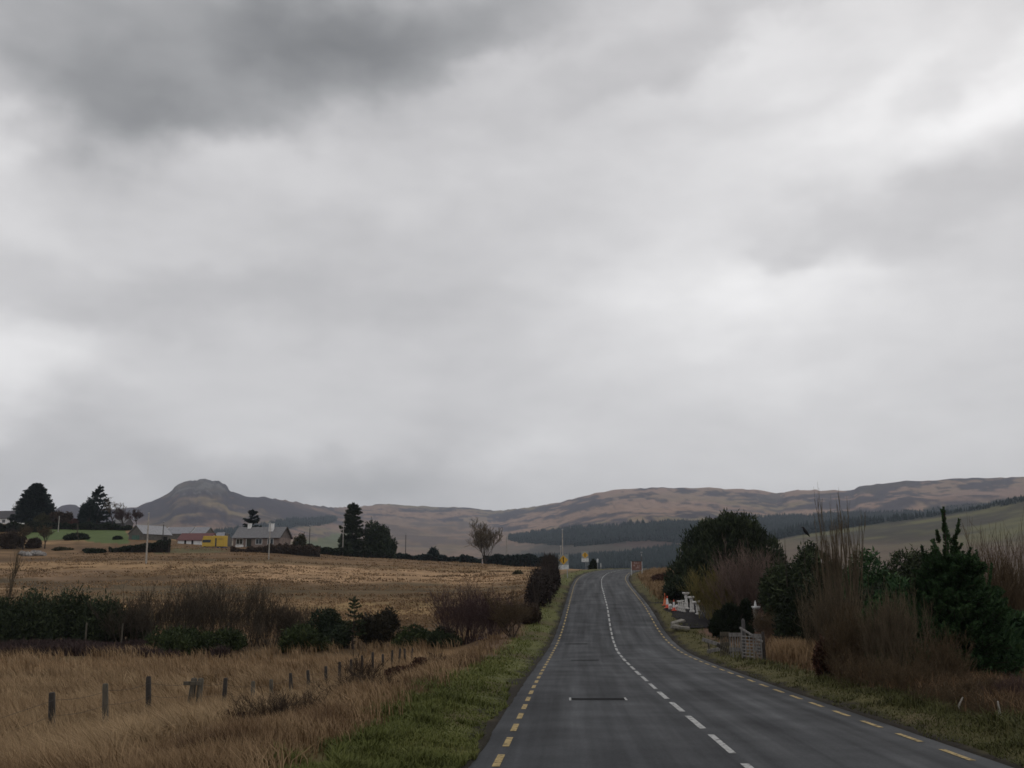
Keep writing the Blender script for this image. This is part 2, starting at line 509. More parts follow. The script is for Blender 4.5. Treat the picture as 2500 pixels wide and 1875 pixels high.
    nt.links.new(sk.outputs[0], mx.inputs[6]); nt.links.new(cm2.outputs[0], mx.inputs[7])
    nt.links.new(mx.outputs[2], bg.inputs['Color'])


build_sky()

# ---------------------------------------------------------------- terrain sheet (near ground + hills), road
def inpoly(px, py, P):
    P = np.array(P, float); n = len(P)
    r = np.zeros(px.shape, bool); j = n - 1
    for i in range(n):
        xi, yi = P[i]; xj, yj = P[j]
        c = ((yi > py) != (yj > py)) & (px < (xj - xi) * (py - yi) / (yj - yi + 1e-9) + xi)
        r ^= c; j = i
    return r


FOREST = [
    [(1240, 1316), (1330, 1301), (1420, 1292), (1520, 1286), (1700, 1280), (1900, 1267), (2060, 1259), (2250, 1245), (2400, 1228), (2560, 1204), (2560, 1214), (2400, 1243),
     (2250, 1266), (2100, 1286), (1950, 1307), (1860, 1326), (1700, 1326), (1600, 1320), (1560, 1320), (1500, 1326), (1440, 1332), (1380, 1332), (1330, 1328), (1270, 1326)],
    [(1225, 1374), (1330, 1368), (1400, 1370), (1480, 1364), (1560, 1352), (1680, 1344), (1740, 1352), (1720, 1398), (1225, 1398)],
    [(500, 1310), (600, 1292), (700, 1274), (800, 1266), (825, 1268), (800, 1279), (700, 1289), (620, 1304), (540, 1318)]]
L3 = lambda a, b, t: np.array(a)[None, :] * (1 - t[:, None]) + np.array(b)[None, :] * t[:, None]


def ground_colour(x, y, z, d):
    n = len(x)
    px, row = proj(x, y, z)
    r = np.hypot(x, y)
    jx = (fbm(x / 14, y / 14, 40, 3) - .5); jy = (fbm(x / 14, y / 14, 47, 3) - .5)
    # field: pale dead moor grass with darker rushy belts
    belt = fbm(x / 70 + 3, y / 14, 21, 3) * .75 + fbm(x / 14, y / 4, 22, 3) * .25
    belt = sstep(.36, .62, belt)
    c = L3((.090, .058, .030), (.27, .172, .088), belt)
    fine = fbm(x / 2.2, y / 1.6, 23, 3)
    c = c * (0.62 + .76 * fine)[:, None]
    grn = sstep(.55, .75, fbm(x / 40, y / 12, 25, 3))
    c = c * (1 - .45 * grn[:, None]) + np.array((.075, .065, .03))[None] * .45 * grn[:, None]
    # explicit darker belts and a paler one in the middle field
    def band(y0, y1, x0, x1, col, k, soft=4):
        nonlocal c
        yy = y + jy * 16
        w = sstep(y0 - soft, y0 + soft, yy) * (1 - sstep(y1 - soft, y1 + soft, yy)) * sstep(x0 - 10, x0 + 10, x + jx * 30) * (1 - sstep(x1 - 10, x1 + 10, x + jx * 30)) * k
        c = c * (1 - w[:, None]) + np.array(col)[None] * (.55 + .9 * fine)[:, None] * w[:, None]
    band(112, 134, -60, 1, (.085, .060, .030), .7)
    band(139, 175, -40, 4, (.33, .21, .115), .85)
    band(180, 270, -110, -8, (.135, .082, .043), .7, 8)
    band(88, 104, -60, 0, (.24, .165, .070), .6)
    band(138, 158, -120, -60, (.28, .18, .11), .6)
    band(118, 128, -120, -55, (.25, .17, .10), .55)
    band(128, 138, -130, -45, (.085, .065, .040), .8, 3)
    # bracken / bank on the far side of the bend
    k = sstep(1590, 1640, px + jx * 40) * sstep(40, 60, y) * (1 - sstep(420, 500, r))
    c = c * (1 - k[:, None]) + (np.array((.105, .060, .045))[None] * (0.6 + .8 * fine)[:, None]) * k[:, None]
    k = sstep(1580, 1650, px) * (1 - sstep(44, 60, y)) * (1 - sstep(420, 500, r))
    c = c * (1 - k[:, None]) + (np.array((.095, .068, .044))[None] * (0.6 + .8 * fine)[:, None]) * k[:, None]
    # roadside strip: rusty brown, verge green, dark soil at the edge
    ad = np.abs(d); dj = ad + (fbm(x / 1.5, y / 1.5, 51, 3) - .5) * 1.4
    k = sstep(5.0, 5.9, dj) * (1 - sstep(8.0, 10, dj)) * (d < 0) * (y < 140)
    c = c * (1 - k[:, None]) + (np.array((.105, .066, .040))[None] * (0.6 + .8 * fine)[:, None]) * k[:, None]
    k = (1 - sstep(5.0, 5.9, dj)) * (ad < 20)
    gcol = L3((.060, .064, .022), (.125, .125, .045), fbm(x / .9, y / .9, 55, 3)) * (0.8 + .4 * fbm(x / 5, y / 5, 57, 2))[:, None]
    gcol = np.where((d > 0)[:, None], gcol * np.array((.78, .68, .72))[None], gcol)
    mud = sstep(.56, .72, fbm(x / 2.5, y / 3.5, 59, 3))
    gcol = gcol * (1 - .7 * mud[:, None]) + np.array((.085, .062, .035))[None] * .7 * mud[:, None]
    c = c * (1 - k[:, None]) + gcol * k[:, None]
    k = (1 - sstep(3.45, 3.80, ad + (fbm(x / .6, y / .6, 61, 2) - .5) * .7)) * (ad < 20)
    c = c * (1 - .95 * k[:, None]) + np.array((.018, .0145, .012))[None] * .95 * k[:, None]
    # ---- far land
    kf = sstep(420, 560, r)
    h1 = fbm(x / 210 + 7, y / 330, 71, 5); h2 = fbm(x / 70, y / 120, 73, 4); h3 = fbm(x / 30, y / 60, 75, 3)
    hv = h1 * .42 + h2 * .34 + h3 * .24
    heath = sstep(.485, .56, hv - .05 * sstep(2080, 2300, px))
    heath = np.clip(heath + sstep(960, 640, px) * sstep(1310, 1250, row) * sstep(.30, .46, hv), 0, 1)
    f = L3((.235, .155, .112), (.046, .039, .048), heath)
    grn = sstep(.50, .66, fbm(x / 260, y / 420, 77, 4)) * (1 - heath) * .6
    f = f * (1 - grn[:, None]) + np.array((.135, .125, .062))[None] * grn[:, None]
    gl = np.clip(1 - np.abs(fbm(x / 90, y / 420, 87, 4) - .5) / .022, 0, 1) * .55
    f = f * (1 - gl[:, None]) + np.array((.050, .044, .046))[None] * gl[:, None]
    f = f * (.72 + .56 * fbm(x / 14, y / 40, 89, 3))[:, None]
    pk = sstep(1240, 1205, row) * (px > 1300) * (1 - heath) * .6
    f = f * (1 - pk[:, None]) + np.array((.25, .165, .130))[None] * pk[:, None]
    wob = (h2 - .5) * 26; wobx = (h3 - .5) * 60
    def patch(P, col, k, soft=True):
        nonlocal f
        m = inpoly(px + wobx, row + wob * .35, P) * k
        f = f * (1 - m[:, None]) + np.array(col)[None] * (0.75 + .5 * h3)[:, None] * m[:, None]
    patch([(408, 1202), (412, 1186), (440, 1170), (490, 1164), (525, 1172), (552, 1196), (552, 1206), (470, 1200)], (.085, .082, .078), .6)     # crag
    rk = inpoly(px + wobx * .4, row + wob * .3, [(400, 1214), (410, 1186), (440, 1168), (490, 1162), (525, 1170), (556, 1196), (556, 1212), (470, 1208)]) * sstep(.52, .62, fbm(x / 16, y / 60, 85, 3))
    f = f * (1 - rk[:, None]) + np.array((.125, .120, .116))[None] * rk[:, None]
    patch([(2090, 1203), (2108, 1184), (2230, 1170), (2235, 1180), (2160, 1195), (2120, 1204)], (.055, .047, .045), .85)
    patch([(1850, 1212), (1895, 1200), (1912, 1205), (1905, 1225), (1850, 1226)], (.062, .058, .058), .8)
    patch([(2240, 1222), (2330, 1200), (2420, 1196), (2520, 1180), (2600, 1178), (2600, 1205), (2300, 1240)], (.060, .045, .050), .2)
    patch([(1180, 1336), (1330, 1326), (1440, 1322), (1540, 1310), (1760, 1312), (1760, 1372), (1180, 1378)], (.062, .056, .046), .96)
    patch([(1480, 1330), (1560, 1316), (1720, 1320), (1720, 1332), (1560, 1338)], (.075, .050, .044), .85)
    patch([(960, 1262), (1200, 1280), (1240, 1300), (1330, 1330), (1240, 1360), (930, 1360), (760, 1330), (850, 1275)], (.165, .122, .092), .55)
    patch([(1140, 1262), (1200, 1262), (1190, 1278), (1150, 1278)], (.24, .175, .115), .7)
    patch([(735, 1322), (850, 1300), (870, 1345), (730, 1345)], (.095, .120, .052), .8)
    # right hand pasture
    kp = (px > 1830) & (row > np.interp(px, [g[0] for g in GREEN], [g[1] for g in GREEN]) + 1) & (r < 1300)
    gv = fbm(x / 90, y / 45, 81, 5) * .7 + fbm(x / 22, y / 14, 83, 3) * .3
    pcol = L3((.048, .043, .030), (.112, .108, .050), sstep(.38, .62, gv))
    brn = sstep(1300, 1345, row + wob) * .75
    pcol = pcol * (1 - brn[:, None]) + np.array((.125, .088, .068))[None] * brn[:, None]
    f = np.where(kp[:, None], pcol, f)
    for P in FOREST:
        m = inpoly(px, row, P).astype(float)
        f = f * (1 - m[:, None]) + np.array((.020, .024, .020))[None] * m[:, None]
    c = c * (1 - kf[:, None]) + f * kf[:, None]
    # green field below the white house
    m = (inpoly(px + jx * 30, row + jy * 6, [(60, 1284), (310, 1288), (315, 1328), (250, 1326), (170, 1318), (110, 1322), (60, 1312)]) & (y > 240) & (r < 450)).astype(float)
    c = c * (1 - m[:, None]) + (np.array((.085, .115, .040))[None] * (0.8 + .4 * fine)[:, None]) * m[:, None]
    m = (inpoly(px + jx * 60, row + jy * 10, [(380, 1338), (520, 1336), (560, 1346), (480, 1352), (375, 1352)]) & (y > 180) & (r < 350)).astype(float) * .7
    c = c * (1 - m[:, None]) + (np.array((.095, .095, .045))[None] * (0.7 + .6 * fine)[:, None]) * m[:, None]
    return np.clip(c, 0.004, .5)


def vcol_mat(name, nscale, amp, bumpd):
    m, nt, b = new_mat(name)
    at_ = nt.nodes.new('ShaderNodeAttribute'); at_.attribute_name = 'col'
    nz = noise(nt, nscale, 6, rough=.65)
    k = math_node(nt, 'MULTIPLY_ADD', nz, amp * 2); nt.nodes[-1].inputs[2].default_value = 1 - amp
    s = nt.nodes.new('ShaderNodeVectorMath'); s.operation = 'SCALE'; nt.links.new(at_.outputs['Color'], s.inputs[0]); nt.links.new(k, s.inputs['Scale'])
    nt.links.new(s.outputs[0], b.inputs['Base Color'])
    b.inputs['Roughness'].default_value = .95; b.inputs['Specular IOR Level'].default_value = .08
    bp = nt.nodes.new('ShaderNodeBump'); bp.inputs['Strength'].default_value = .8; bp.inputs['Distance'].default_value = bumpd
    nt.links.new(nz, bp.inputs['Height']); nt.links.new(bp.outputs[0], b.inputs['Normal'])
    return m


def build_terrain():
    fr = np.arange(-36, 36.001, 0.085)
    bk = np.arange(38, 322.1, 2.0)
    azd = np.concatenate([fr, bk])
    az = np.radians(azd); na = len(az)
    rr = [3.0]
    while rr[-1] < 7600:
        rr.append(rr[-1] * 1.018)
    rr = np.array(rr); nr = len(rr)
    A, R = np.meshgrid(az, rr)
    X = (R * np.sin(A)).ravel(); Y = (R * np.cos(A)).ravel()
    Z, D = H(X, Y, det=True)
    C = ground_colour(X, Y, Z, D)
    V = np.stack([X, Y, Z], 1)
    split = int(np.searchsorted(rr, 470))
    i = np.arange(nr - 1)[:, None]; j = np.arange(na)[None, :]
    j2 = (j + 1) % na
    Q = np.stack([i * na + j, i * na + j2, (i + 1) * na + j2, (i + 1) * na + j], -1)

    def part(name, i0, i1, mat, cap):
        v = V[i0 * na:(i1 + 1) * na]; q = Q[i0:i1].reshape(-1, 4) - i0 * na; c = C[i0 * na:(i1 + 1) * na]
        q = q[:, ::-1]
        tr = None
        if cap:
            v = np.concatenate([v, [[0, 0, V[:na, 2].mean()]]]); c = np.concatenate([c, c[:1]])
            k = np.arange(na); tr = np.stack([k, (k + 1) % na, np.full(na, len(v) - 1)], 1)[:, ::-1]
        me = np_mesh(name, v, q, tr, True)
        a = me.color_attributes.new('col', 'FLOAT_COLOR', 'POINT')
        a.data.foreach_set('color', np.concatenate([c, np.ones((len(c), 1))], 1).astype(np.float32).ravel())
        o = link(name, me, mat); o['kind'] = 'structure'
        return o
    part('ground', 0, split, vcol_mat('moor_ground', 2.2, .35, .06), True)
    part('hills', split, nr - 1, vcol_mat('hill_ground', .03, .30, 3.0), False)


build_terrain()


def asphalt():
    m, nt, b = new_mat('asphalt')
    u = nt.nodes.new('ShaderNodeAttribute'); u.attribute_name = 'rd'
    sp = nt.nodes.new('ShaderNodeSeparateXYZ'); nt.links.new(u.outputs['Vector'], sp.inputs[0])
    grain = noise(nt, 26.0, 5, rough=.7); blot = noise(nt, .55, 5); streak = noise(nt, 1.0, 5, vec=u.outputs['Vector'], stretch=(2.2, .055, 1))
    lat = sp.outputs[0]
    # slightly polished wheel tracks: periodic in the lateral distance
    w = math_node(nt, 'ABSOLUTE', lat); w = math_node(nt, 'SUBTRACT', w, 1.5); w = math_node(nt, 'ABSOLUTE', w); w = math_node(nt, 'SUBTRACT', w, .8)
    w = math_node(nt, 'ABSOLUTE', w); tr = nt.nodes.new('ShaderNodeMapRange'); tr.interpolation_type = 'SMOOTHSTEP'
    tr.inputs['From Max'].default_value = .45; tr.inputs['To Min'].default_value = 1; tr.inputs['To Max'].default_value = 0; nt.links.new(w, tr.inputs[0])
    a = math_node(nt, 'MULTIPLY', streak, .58); bb = math_node(nt, 'MULTIPLY', blot, .42); s = math_node(nt, 'ADD', a, bb)
    r = ramp(nt, [(.0115, .0125, .0145), (.020, .022, .0255), (.029, .032, .037), (.056, .061, .069)], [.30, .45, .60, .78])  # damp sheen painted into the base colour: bluish tint, paler streaks
    s2 = math_node(nt, 'MULTIPLY_ADD', tr.outputs[0], -.05); nt.links.new(s, nt.nodes[-1].inputs[2])
    nt.links.new(s2, r.inputs[0])
    g = math_node(nt, 'MULTIPLY_ADD', grain, 2.4); nt.nodes[-1].inputs[2].default_value = -.2
    sc = nt.nodes.new('ShaderNodeVectorMath'); sc.operation = 'SCALE'; nt.links.new(r.outputs[0], sc.inputs[0]); nt.links.new(g, sc.inputs['Scale'])
    nt.links.new(sc.outputs[0], b.inputs['Base Color'])
    ro = nt.nodes.new('ShaderNodeMapRange'); ro.inputs['From Min'].default_value = .35; ro.inputs['From Max'].default_value = .7; ro.inputs['To Min'].default_value = .92; ro.inputs['To Max'].default_value = .58
    nt.links.new(s, ro.inputs[0]); nt.links.new(ro.outputs[0], b.inputs['Roughness']); b.inputs['Specular IOR Level'].default_value = .17
    bp = nt.nodes.new('ShaderNodeBump'); bp.inputs['Strength'].default_value = .5; bp.inputs['Distance'].default_value = .006
    nt.links.new(grain, bp.inputs['Height']); nt.links.new(bp.outputs[0], b.inputs['Normal'])
    return m


def build_road():
    lat = np.array([-3.42, -3.25, -2.2, -1.1, 0, 1.1, 2.2, 3.2, 3.35])
    S = RS
    edge = (vnoise(S * 1.7, S * 0, 91) - .5) * .22
    V = []; U = []
    for k, l in enumerate(lat):
        dd = np.full(len(S), l) + (edge if k == 0 else (edge * .6 if k == 8 else 0))
        p = road_at(S, dd)
        p[:, 2] += 0.035 - 0.004 * l * l * .6 - (0.07 if k in (0, 8) else 0)
        V.append(p); U.append(np.stack([dd, S, 0 * S], 1))
    V = np.stack(V, 1); U = np.stack(U, 1)
    n, m = V.shape[:2]
    i = np.arange(n - 1)[:, None]; j = np.arange(m - 1)[None, :]
    Q = np.stack([i * m + j, i * m + j + 1, (i + 1) * m + j + 1, (i + 1) * m + j], -1).reshape(-1, 4)
    me = np_mesh('road', V.reshape(-1, 3), Q, None, True)
    a = me.attributes.new('rd', 'FLOAT_VECTOR', 'POINT'); a.data.foreach_set('vector', U.astype(np.float32).ravel())
    o = link('road', me, asphalt()); o['kind'] = 'structure'

    def strips(name, mat, items):
        mb = MB()
        for (s0, s1, l0, l1) in items:
            ks = max(1, int((s1 - s0) / .5))
            vs = []
            for t in range(ks + 1):
                s = s0 + (s1 - s0) * t / ks
                for l in (l0, l1):
                    p = road_at(np.array([s]), np.array([l]))[0]
                    vs.append((p[0], p[1], p[2] + .035 - .0024 * l * l + .006))
            mb.add(vs, [(2 * t, 2 * t + 1, 2 * t + 3, 2 * t + 2) for t in range(ks)])
        o = mb.build(name, mat); o['kind'] = 'structure'
    rng = random.Random(4)

    def paint(name, c):
        m, nt, b = new_mat(name)
        r = ramp(nt, [(.032, .033, .035), tuple(q * .55 for q in c), c, tuple(q * 1.12 for q in c)], [.36, .44, .53, .75])
        nt.links.new(noise(nt, 11.0, 7, rough=.72), r.inputs[0]); nt.links.new(r.outputs[0], b.inputs['Base Color'])
        b.inputs['Roughness'].default_value = .8; b.inputs['Specular IOR Level'].default_value = .1
        return m
    white = paint('worn_white_paint', (.40, .40, .39)); yel = paint('worn_yellow_paint', (.36, .27, .125))
    it = []; s = s_of_y(13.4) - 2.85 * 3
    while s < RS[-1] - 30:
        it.append((s, s + 2.0 + rng.uniform(-.06, .06), -.05 + rng.uniform(-.012, .012), .052)); s += 2.85
    strips('centre_line_marking', white, it)
    it = []
    s = s_of_y(14.02) - 1.85 * 4
    while s < RS[-1] - 30:
        it.append((s, s + 1.05, -3.03, -2.935)); s += 1.85
    s = s_of_y(13.12) - 1.85 * 4
    while s < RS[-1] - 30:
        it.append((s, s + 1.05, 2.875, 2.97)); s += 1.85
    strips('edge_line_marking', yel, it)
    dark = solid('dark_sealant', (.010, .010, .011), .9, .2, 20, spec=.05)
    s0 = s_of_y(21.6)
    strips('road_joint', dark, [(s0, s0 + .5, -2.05, -.92), (s_of_y(39.5), s_of_y(39.5) + .5, -2.1, -1.0), (s_of_y(52.5), s_of_y(52.5) + .5, -2.6, -1.4)])
    strips('joint_end_marking', white, [(s0 - .1, s0 + .6, -2.10, -2.055), (s0 - .1, s0 + .6, -.915, -.87)])


build_road()


def build_drive():
    # dark tarmac yard entrance on the outside of the road
    pts = [(3.3, s_of_y(60.5)), (3.3, s_of_y(83.5))]
    mb = MB(); vs = []; n = 14
    for i in range(n + 1):
        t = i / n
        Y = 60.8 + (82.8 - 60.8) * t
        s = s_of_y(Y)
        for k in range(7):
            q = k / 6
            far = 13.5
            l = 3.2 + (far - 3.2) * q
            # funnel shape
            ss = s + (s_of_y(74.5) - s) * q * .62
            p = road_at(np.array([ss]), np.array([l]))[0]
            g = gz(p[0], p[1])
            vs.append((p[0], p[1], max(g, p[2] - .10 if q < .2 else g) + .055))
    fs = [(i * 7 + k, i * 7 + k + 1, (i + 1) * 7 + k + 1, (i + 1) * 7 + k) for i in range(n) for k in range(6)]
    mb.add(vs, fs, True)
    o = mb.build('driveway', solid('dark_tarmac', (.020, .018, .019), .95, .3, 3.0, bump=.4, spec=.05)); o['kind'] = 'structure'


build_drive()


# ---------------------------------------------------------------- grass and brush (uncountable)
def blades(x, y, z, h, w, az, lean, curl):
    n = len(x)
    dx = np.cos(az); dy = np.sin(az)
    # blade faces roughly across its lean direction
    fa = az + np.pi / 2 + np.random.default_rng(1).uniform(-.9, .9, n)
    wx = np.cos(fa) * w / 2; wy = np.sin(fa) * w / 2
    B = np.stack([x, y, z], 1)
    mid = B + np.stack([dx * h * lean * .4, dy * h * lean * .4, h * .55], 1)
    tip = B + np.stack([dx * h * (lean + curl), dy * h * (lean + curl), h * (1 - .35 * (lean + curl) ** 2)], 1)
    o = np.stack([wx, wy, 0 * wx], 1)
    V = np.stack([B - o, B + o, mid + o * .8, mid - o * .8, tip], 1).reshape(-1, 3)
    k = np.arange(n) * 5
    return V, np.stack([k, k + 1, k + 2, k + 3], 1), np.stack([k + 3, k + 2, k + 4], 1)


def grass_obj(name, x, y, h, w, mat, label, rng, lean=(.1, .5), wind=(pi * .95, .9), zoff=-.03):
    n = len(x)
    z = H(x, y) + zoff
    az = wind[0] + rng.normal(0, wind[1], n)
    V, q, t = blades(x, y, z, h, w, az, rng.uniform(lean[0], lean[1], n), rng.uniform(0, .35, n))
    me = np_mesh(name, V, q, t)
    o = link(name, me, mat)
    return tag(o, label, 'grass', kind='stuff')


def scatter(rng, n, px0, px1, y0, y1, power=1.0):
    """points spread over a wedge of land, denser close by"""
    u = rng.uniform(0, 1, n)
    if power == 1.0:
        Y = 1 / (1 / y0 + (1 / y1 - 1 / y0) * u)
    else:
        Y = y0 + (y1 - y0) * u ** power
    px = rng.uniform(px0, px1, n)
    return (px - 1250) / 2443 * Y, Y


def beside(rng, x, y, n, x0, x1, y0, y1):
    """the same cover carried on past the edges of the picture, close to the car"""
    return np.concatenate([x, rng.uniform(x0, x1, n)]), np.concatenate([y, rng.uniform(y0, y1, n)])


def clumps(rng, x, y, k, rad):
    cx = np.repeat(x, k); cy = np.repeat(y, k)
    s = np.repeat(rad, k) if hasattr(rad, '__len__') else rad
    return cx + rng.normal(0, 1, len(cx)) * s, cy + rng.normal(0, 1, len(cy)) * s


def build_grass():
    rng = np.random.default_rng(11)
    straw = leafy('dead_grass', [(.070, .044, .022), (.16, .100, .050), (.285, .190, .104), (.42, .295, .170)], .55, .40)
    rust = leafy('rusty_brush', [(.046, .028, .016), (.100, .060, .032), (.18, .112, .060), (.29, .190, .105)], .7, .5)
    green = leafy('verge_grass', [(.060, .058, .020), (.080, .092, .024), (.125, .135, .038), (.19, .17, .065)], .5, .4)
    heath = leafy('dark_heather', [(.024, .015, .015), (.044, .028, .026), (.080, .050, .040)], .8, .6)
    moor = leafy('moor_tussock', [(.080, .054, .028), (.150, .096, .052), (.25, .160, .086), (.34, .225, .125)], .05, .3)
    # tall pale grass of the near field
    x, y = scatter(rng, 21000, -420, 1240, 11, 78)
    x, y = beside(rng, x, y, 4200, -32, -5, -8, 12)
    d, _ = nearest(x, y)
    keep = (d < -7.4 - rng.uniform(0, 1.8, len(d)) + np.clip((16 - y) * .1, -1, 1))
    keep &= (fbm(x / 3.0, y / 3.0, 101, 3) > .36) & ~((y > 62) & (x < -24))
    x = x[keep]; y = y[keep]
    k = 13
    hh = np.repeat((.30 + .85 * fbm(x / 2.0, y / 2.0, 103, 3) ** 1.2) * (1 + .18 * (y < 50)), k)
    cw = np.repeat(rng.normal(0, .7, len(x)), k)
    X, Y = clumps(rng, x, y, k, .09 + .0032 * np.maximum(y, 4))
    h = hh * rng.uniform(.55, 1.2, len(X))
    o = grass_obj('tall_grass', X, Y, h, .009 + .00042 * np.maximum(Y, 4), straw, 'tall pale dead grass covering the near field behind the wire fence', rng, (.12, .6))
    x, y = scatter(rng, 3400, -300, 1000, 12, 46)
    d, _ = nearest(x, y)
    keep = (d < -7.8) & (fbm(x / 4, y / 4, 141, 3) > .40)
    x = x[keep]; y = y[keep]; k = 46
    a = rng.uniform(0, 2 * pi, len(x) * k); q = np.sqrt(rng.uniform(0, 1, len(a))) * np.repeat(rng.uniform(.10, .26, len(x)), k)
    X = np.repeat(x, k) + np.cos(a) * q; Y = np.repeat(y, k) + np.sin(a) * q
    hh = np.repeat(rng.uniform(.55, 1.05, len(x)), k) * rng.uniform(.6, 1.15, len(X))
    wnd = np.repeat(rng.normal(2.9, .5, len(x)), k)
    az = np.arctan2(np.sin(a) * .8 + np.sin(wnd), np.cos(a) * .8 + np.cos(wnd))
    V, Q, T = blades(X, Y, H(X, Y) - .03, hh, .008 + .00045 * Y, az, rng.uniform(.15, .75, len(X)), rng.uniform(.1, .5, len(X)))
    o = link('grass_tussocks', np_mesh('grass_tussocks', V, Q, T), leafy('tussock_grass', [(.085, .056, .028), (.20, .134, .070), (.34, .235, .130), (.47, .335, .195)], .9, .35))
    tag(o, 'big pale leaning tussocks of dead grass around the wire fence', 'grass', kind='stuff')
    # rusty brush between the verge and the fence
    x, y = scatter(rng, 16000, 60, 1420, 9, 125)
    x, y = beside(rng, x, y, 1600, -10, -2, -8, 10)
    d, _ = nearest(x, y)
    keep = (d > -7.5 - rng.uniform(-.9, 1.4, len(d))) & (d < -5.35 - rng.uniform(-.3, .9, len(d)))
    patchy = fbm(x / 2.2, y / 2.2, 151, 3)
    xs_, ys_ = x[keep & (patchy < .52)], y[keep & (patchy < .52)]
    keep &= patchy > .44
    x = x[keep]; y = y[keep]; k = 16
    hh = np.repeat(.08 + .55 * fbm(x / 1.7, y / 1.7, 107, 3) ** 1.3, k)
    X, Y = clumps(rng, x, y, k, .10 + .0025 * np.maximum(y, 4))
    grass_obj('rusty_undergrowth', X, Y, hh * rng.uniform(.5, 1.25, len(X)), .008 + .0004 * np.maximum(Y, 4), rust, 'rusty brown dead undergrowth between the green verge and the field', rng, (.05, .45), (2.6, 1.6))
    X, Y = clumps(rng, xs_, ys_, 14, .10 + .0025 * np.maximum(ys_, 4))
    hh = np.repeat(.15 + .55 * fbm(xs_ / 1.5, ys_ / 1.5, 153, 3), 14)
    grass_obj('straw_tufts', X, Y, hh * rng.uniform(.5, 1.2, len(X)), .008 + .0004 * np.maximum(Y, 4), straw, 'pale straw tufts mixed into the rusty undergrowth along the verge', rng, (.1, .6), (2.8, 1.2))
    # short verge grass: greener on the near side, browner on the far side
    olive = leafy('olive_verge_grass', [(.042, .036, .016), (.058, .060, .020), (.080, .080, .028), (.12, .10, .045)], .5, .4)
    for nm, lb, p0, p1, n, lim, mt in (('verge_grass', 'short damp green grass on the verge beside the rusty undergrowth', 560, 1480, 230000, 5.45, green), ('far_verge_grass', 'short olive brown grass on the verge across the road', 1480, 2700, 190000, 5.5, olive)):
        x, y = scatter(rng, n, p0, p1, 8, 150)
        x, y = beside(rng, x, y, 26000, -8 if p0 < 1000 else 3, 1 if p0 < 1000 else 12, -8, 11)
        d, _ = nearest(x, y)
        ad = np.abs(d)
        e = fbm(x / 1.2, y / 1.2, 109, 3) - .5
        keep = (ad > 3.42 + e * .5) & (ad < lim + e * 2.2) & (fbm(x / .9, y / .9, 111, 3) > .20)
        X = x[keep]; Y = y[keep]
        edge = np.clip((np.abs(nearest(X, Y)[0]) - 3.3) / 1.2, .55, 1)
        tuft = sstep(.55, .75, fbm(X / .7, Y / .7, 112, 3)) * .16
        grass_obj(nm, X, Y, (.05 + .15 * fbm(X / 1.1, Y / 1.1, 113, 3) + tuft) * edge * rng.uniform(.6, 1.3, len(X)), .008 + .0006 * np.maximum(Y, 4), mt, lb, rng, (.1, .8), (0.5, 2.2))
    # dark heather in front of the gorse belt
    x, y = scatter(rng, 3600, -300, 560, 62.5, 69, 1.2)
    keep = fbm(x / 5, y / 2, 115, 3) > .42
    x = x[keep]; y = y[keep]; k = 16
    hh = np.repeat(.3 + .8 * fbm(x / 3, y / 2, 117, 3), k)
    X, Y = clumps(rng, x, y, k, .28)
    grass_obj('dark_heather', X, Y, hh * rng.uniform(.5, 1.1, len(X)), .05, heath, 'dark purple brown heather in front of the gorse belt', rng, (.1, .7), (2.0, 2.2))
    # tussocks of the middle field, hill side of the gorse
    x, y = scatter(rng, 14000, -450, 1330, 78, 260)
    d, _ = nearest(x, y)
    keep = (d < -7.5) & (fbm(x / 16, y / 5, 119, 3) > .40)
    x = x[keep]; y = y[keep]; k = 7
    hh = np.repeat(.10 + .32 * fbm(x / 6, y / 3, 121, 2), k)
    X, Y = clumps(rng, x, y, k, .5)
    grass_obj('moor_tussocks', X, Y, hh * rng.uniform(.4, 1.1, len(X)), .05 + .0011 * Y, moor, 'low tussocks of dead moor grass in the middle field', rng, (.1, .6))
    # pale grass and brown litter on the far side of the road
    x, y = scatter(rng, 9000, 1600, 2950, 12, 120)
    x, y = beside(rng, x, y, 3600, 6, 32, -8, 14)
    d, _ = nearest(x, y)
    keep = (d > 5.3 + rng.uniform(-.3, .7, len(d))) & ~((y > 58) & (y < 85) & (d < 13.5))
    x = x[keep]; y = y[keep]; k = 12
    hh = np.repeat(.2 + .5 * fbm(x / 2, y / 2, 123, 3), k)
    X, Y = clumps(rng, x, y, k, .10 + .0035 * np.maximum(y, 4))
    grass_obj('brown_undergrowth', X, Y, hh * rng.uniform(.5, 1.2, len(X)), .008 + .0005 * np.maximum(Y, 4), rust, 'brown dead undergrowth beyond the verge by the yard entrance', rng, (.05, .5), (1.0, 2.0))
    # pale grass patch behind the picket fence
    x, y = scatter(rng, 1500, 1850, 2040, 30, 42)
    d, _ = nearest(x, y); keep = d > 6.0
    x = x[keep]; y = y[keep]; k = 14
    X, Y = clumps(rng, x, y, k, .2)
    grass_obj('pale_grass', X, Y, rng.uniform(.3, 1.0, len(X)), .022, straw, 'pale dead grass beside the broken picket fence', rng, (.05, .4), (1.0, 2.0))
    x, y = scatter(rng, 2600, 1520, 1680, 76, 150)
    d, _ = nearest(x, y); keep = (d > 5.0) & (d < 13) & (y > 84)
    x = x[keep]; y = y[keep]; k = 12
    X, Y = clumps(rng, x, y, k, .35)
    grass_obj('bank_grass', X, Y, rng.uniform(.2, .7, len(X)), .06, straw, 'yellowish rough grass on the bank inside the bend', rng, (.05, .4), (1.0, 2.0))


build_grass()


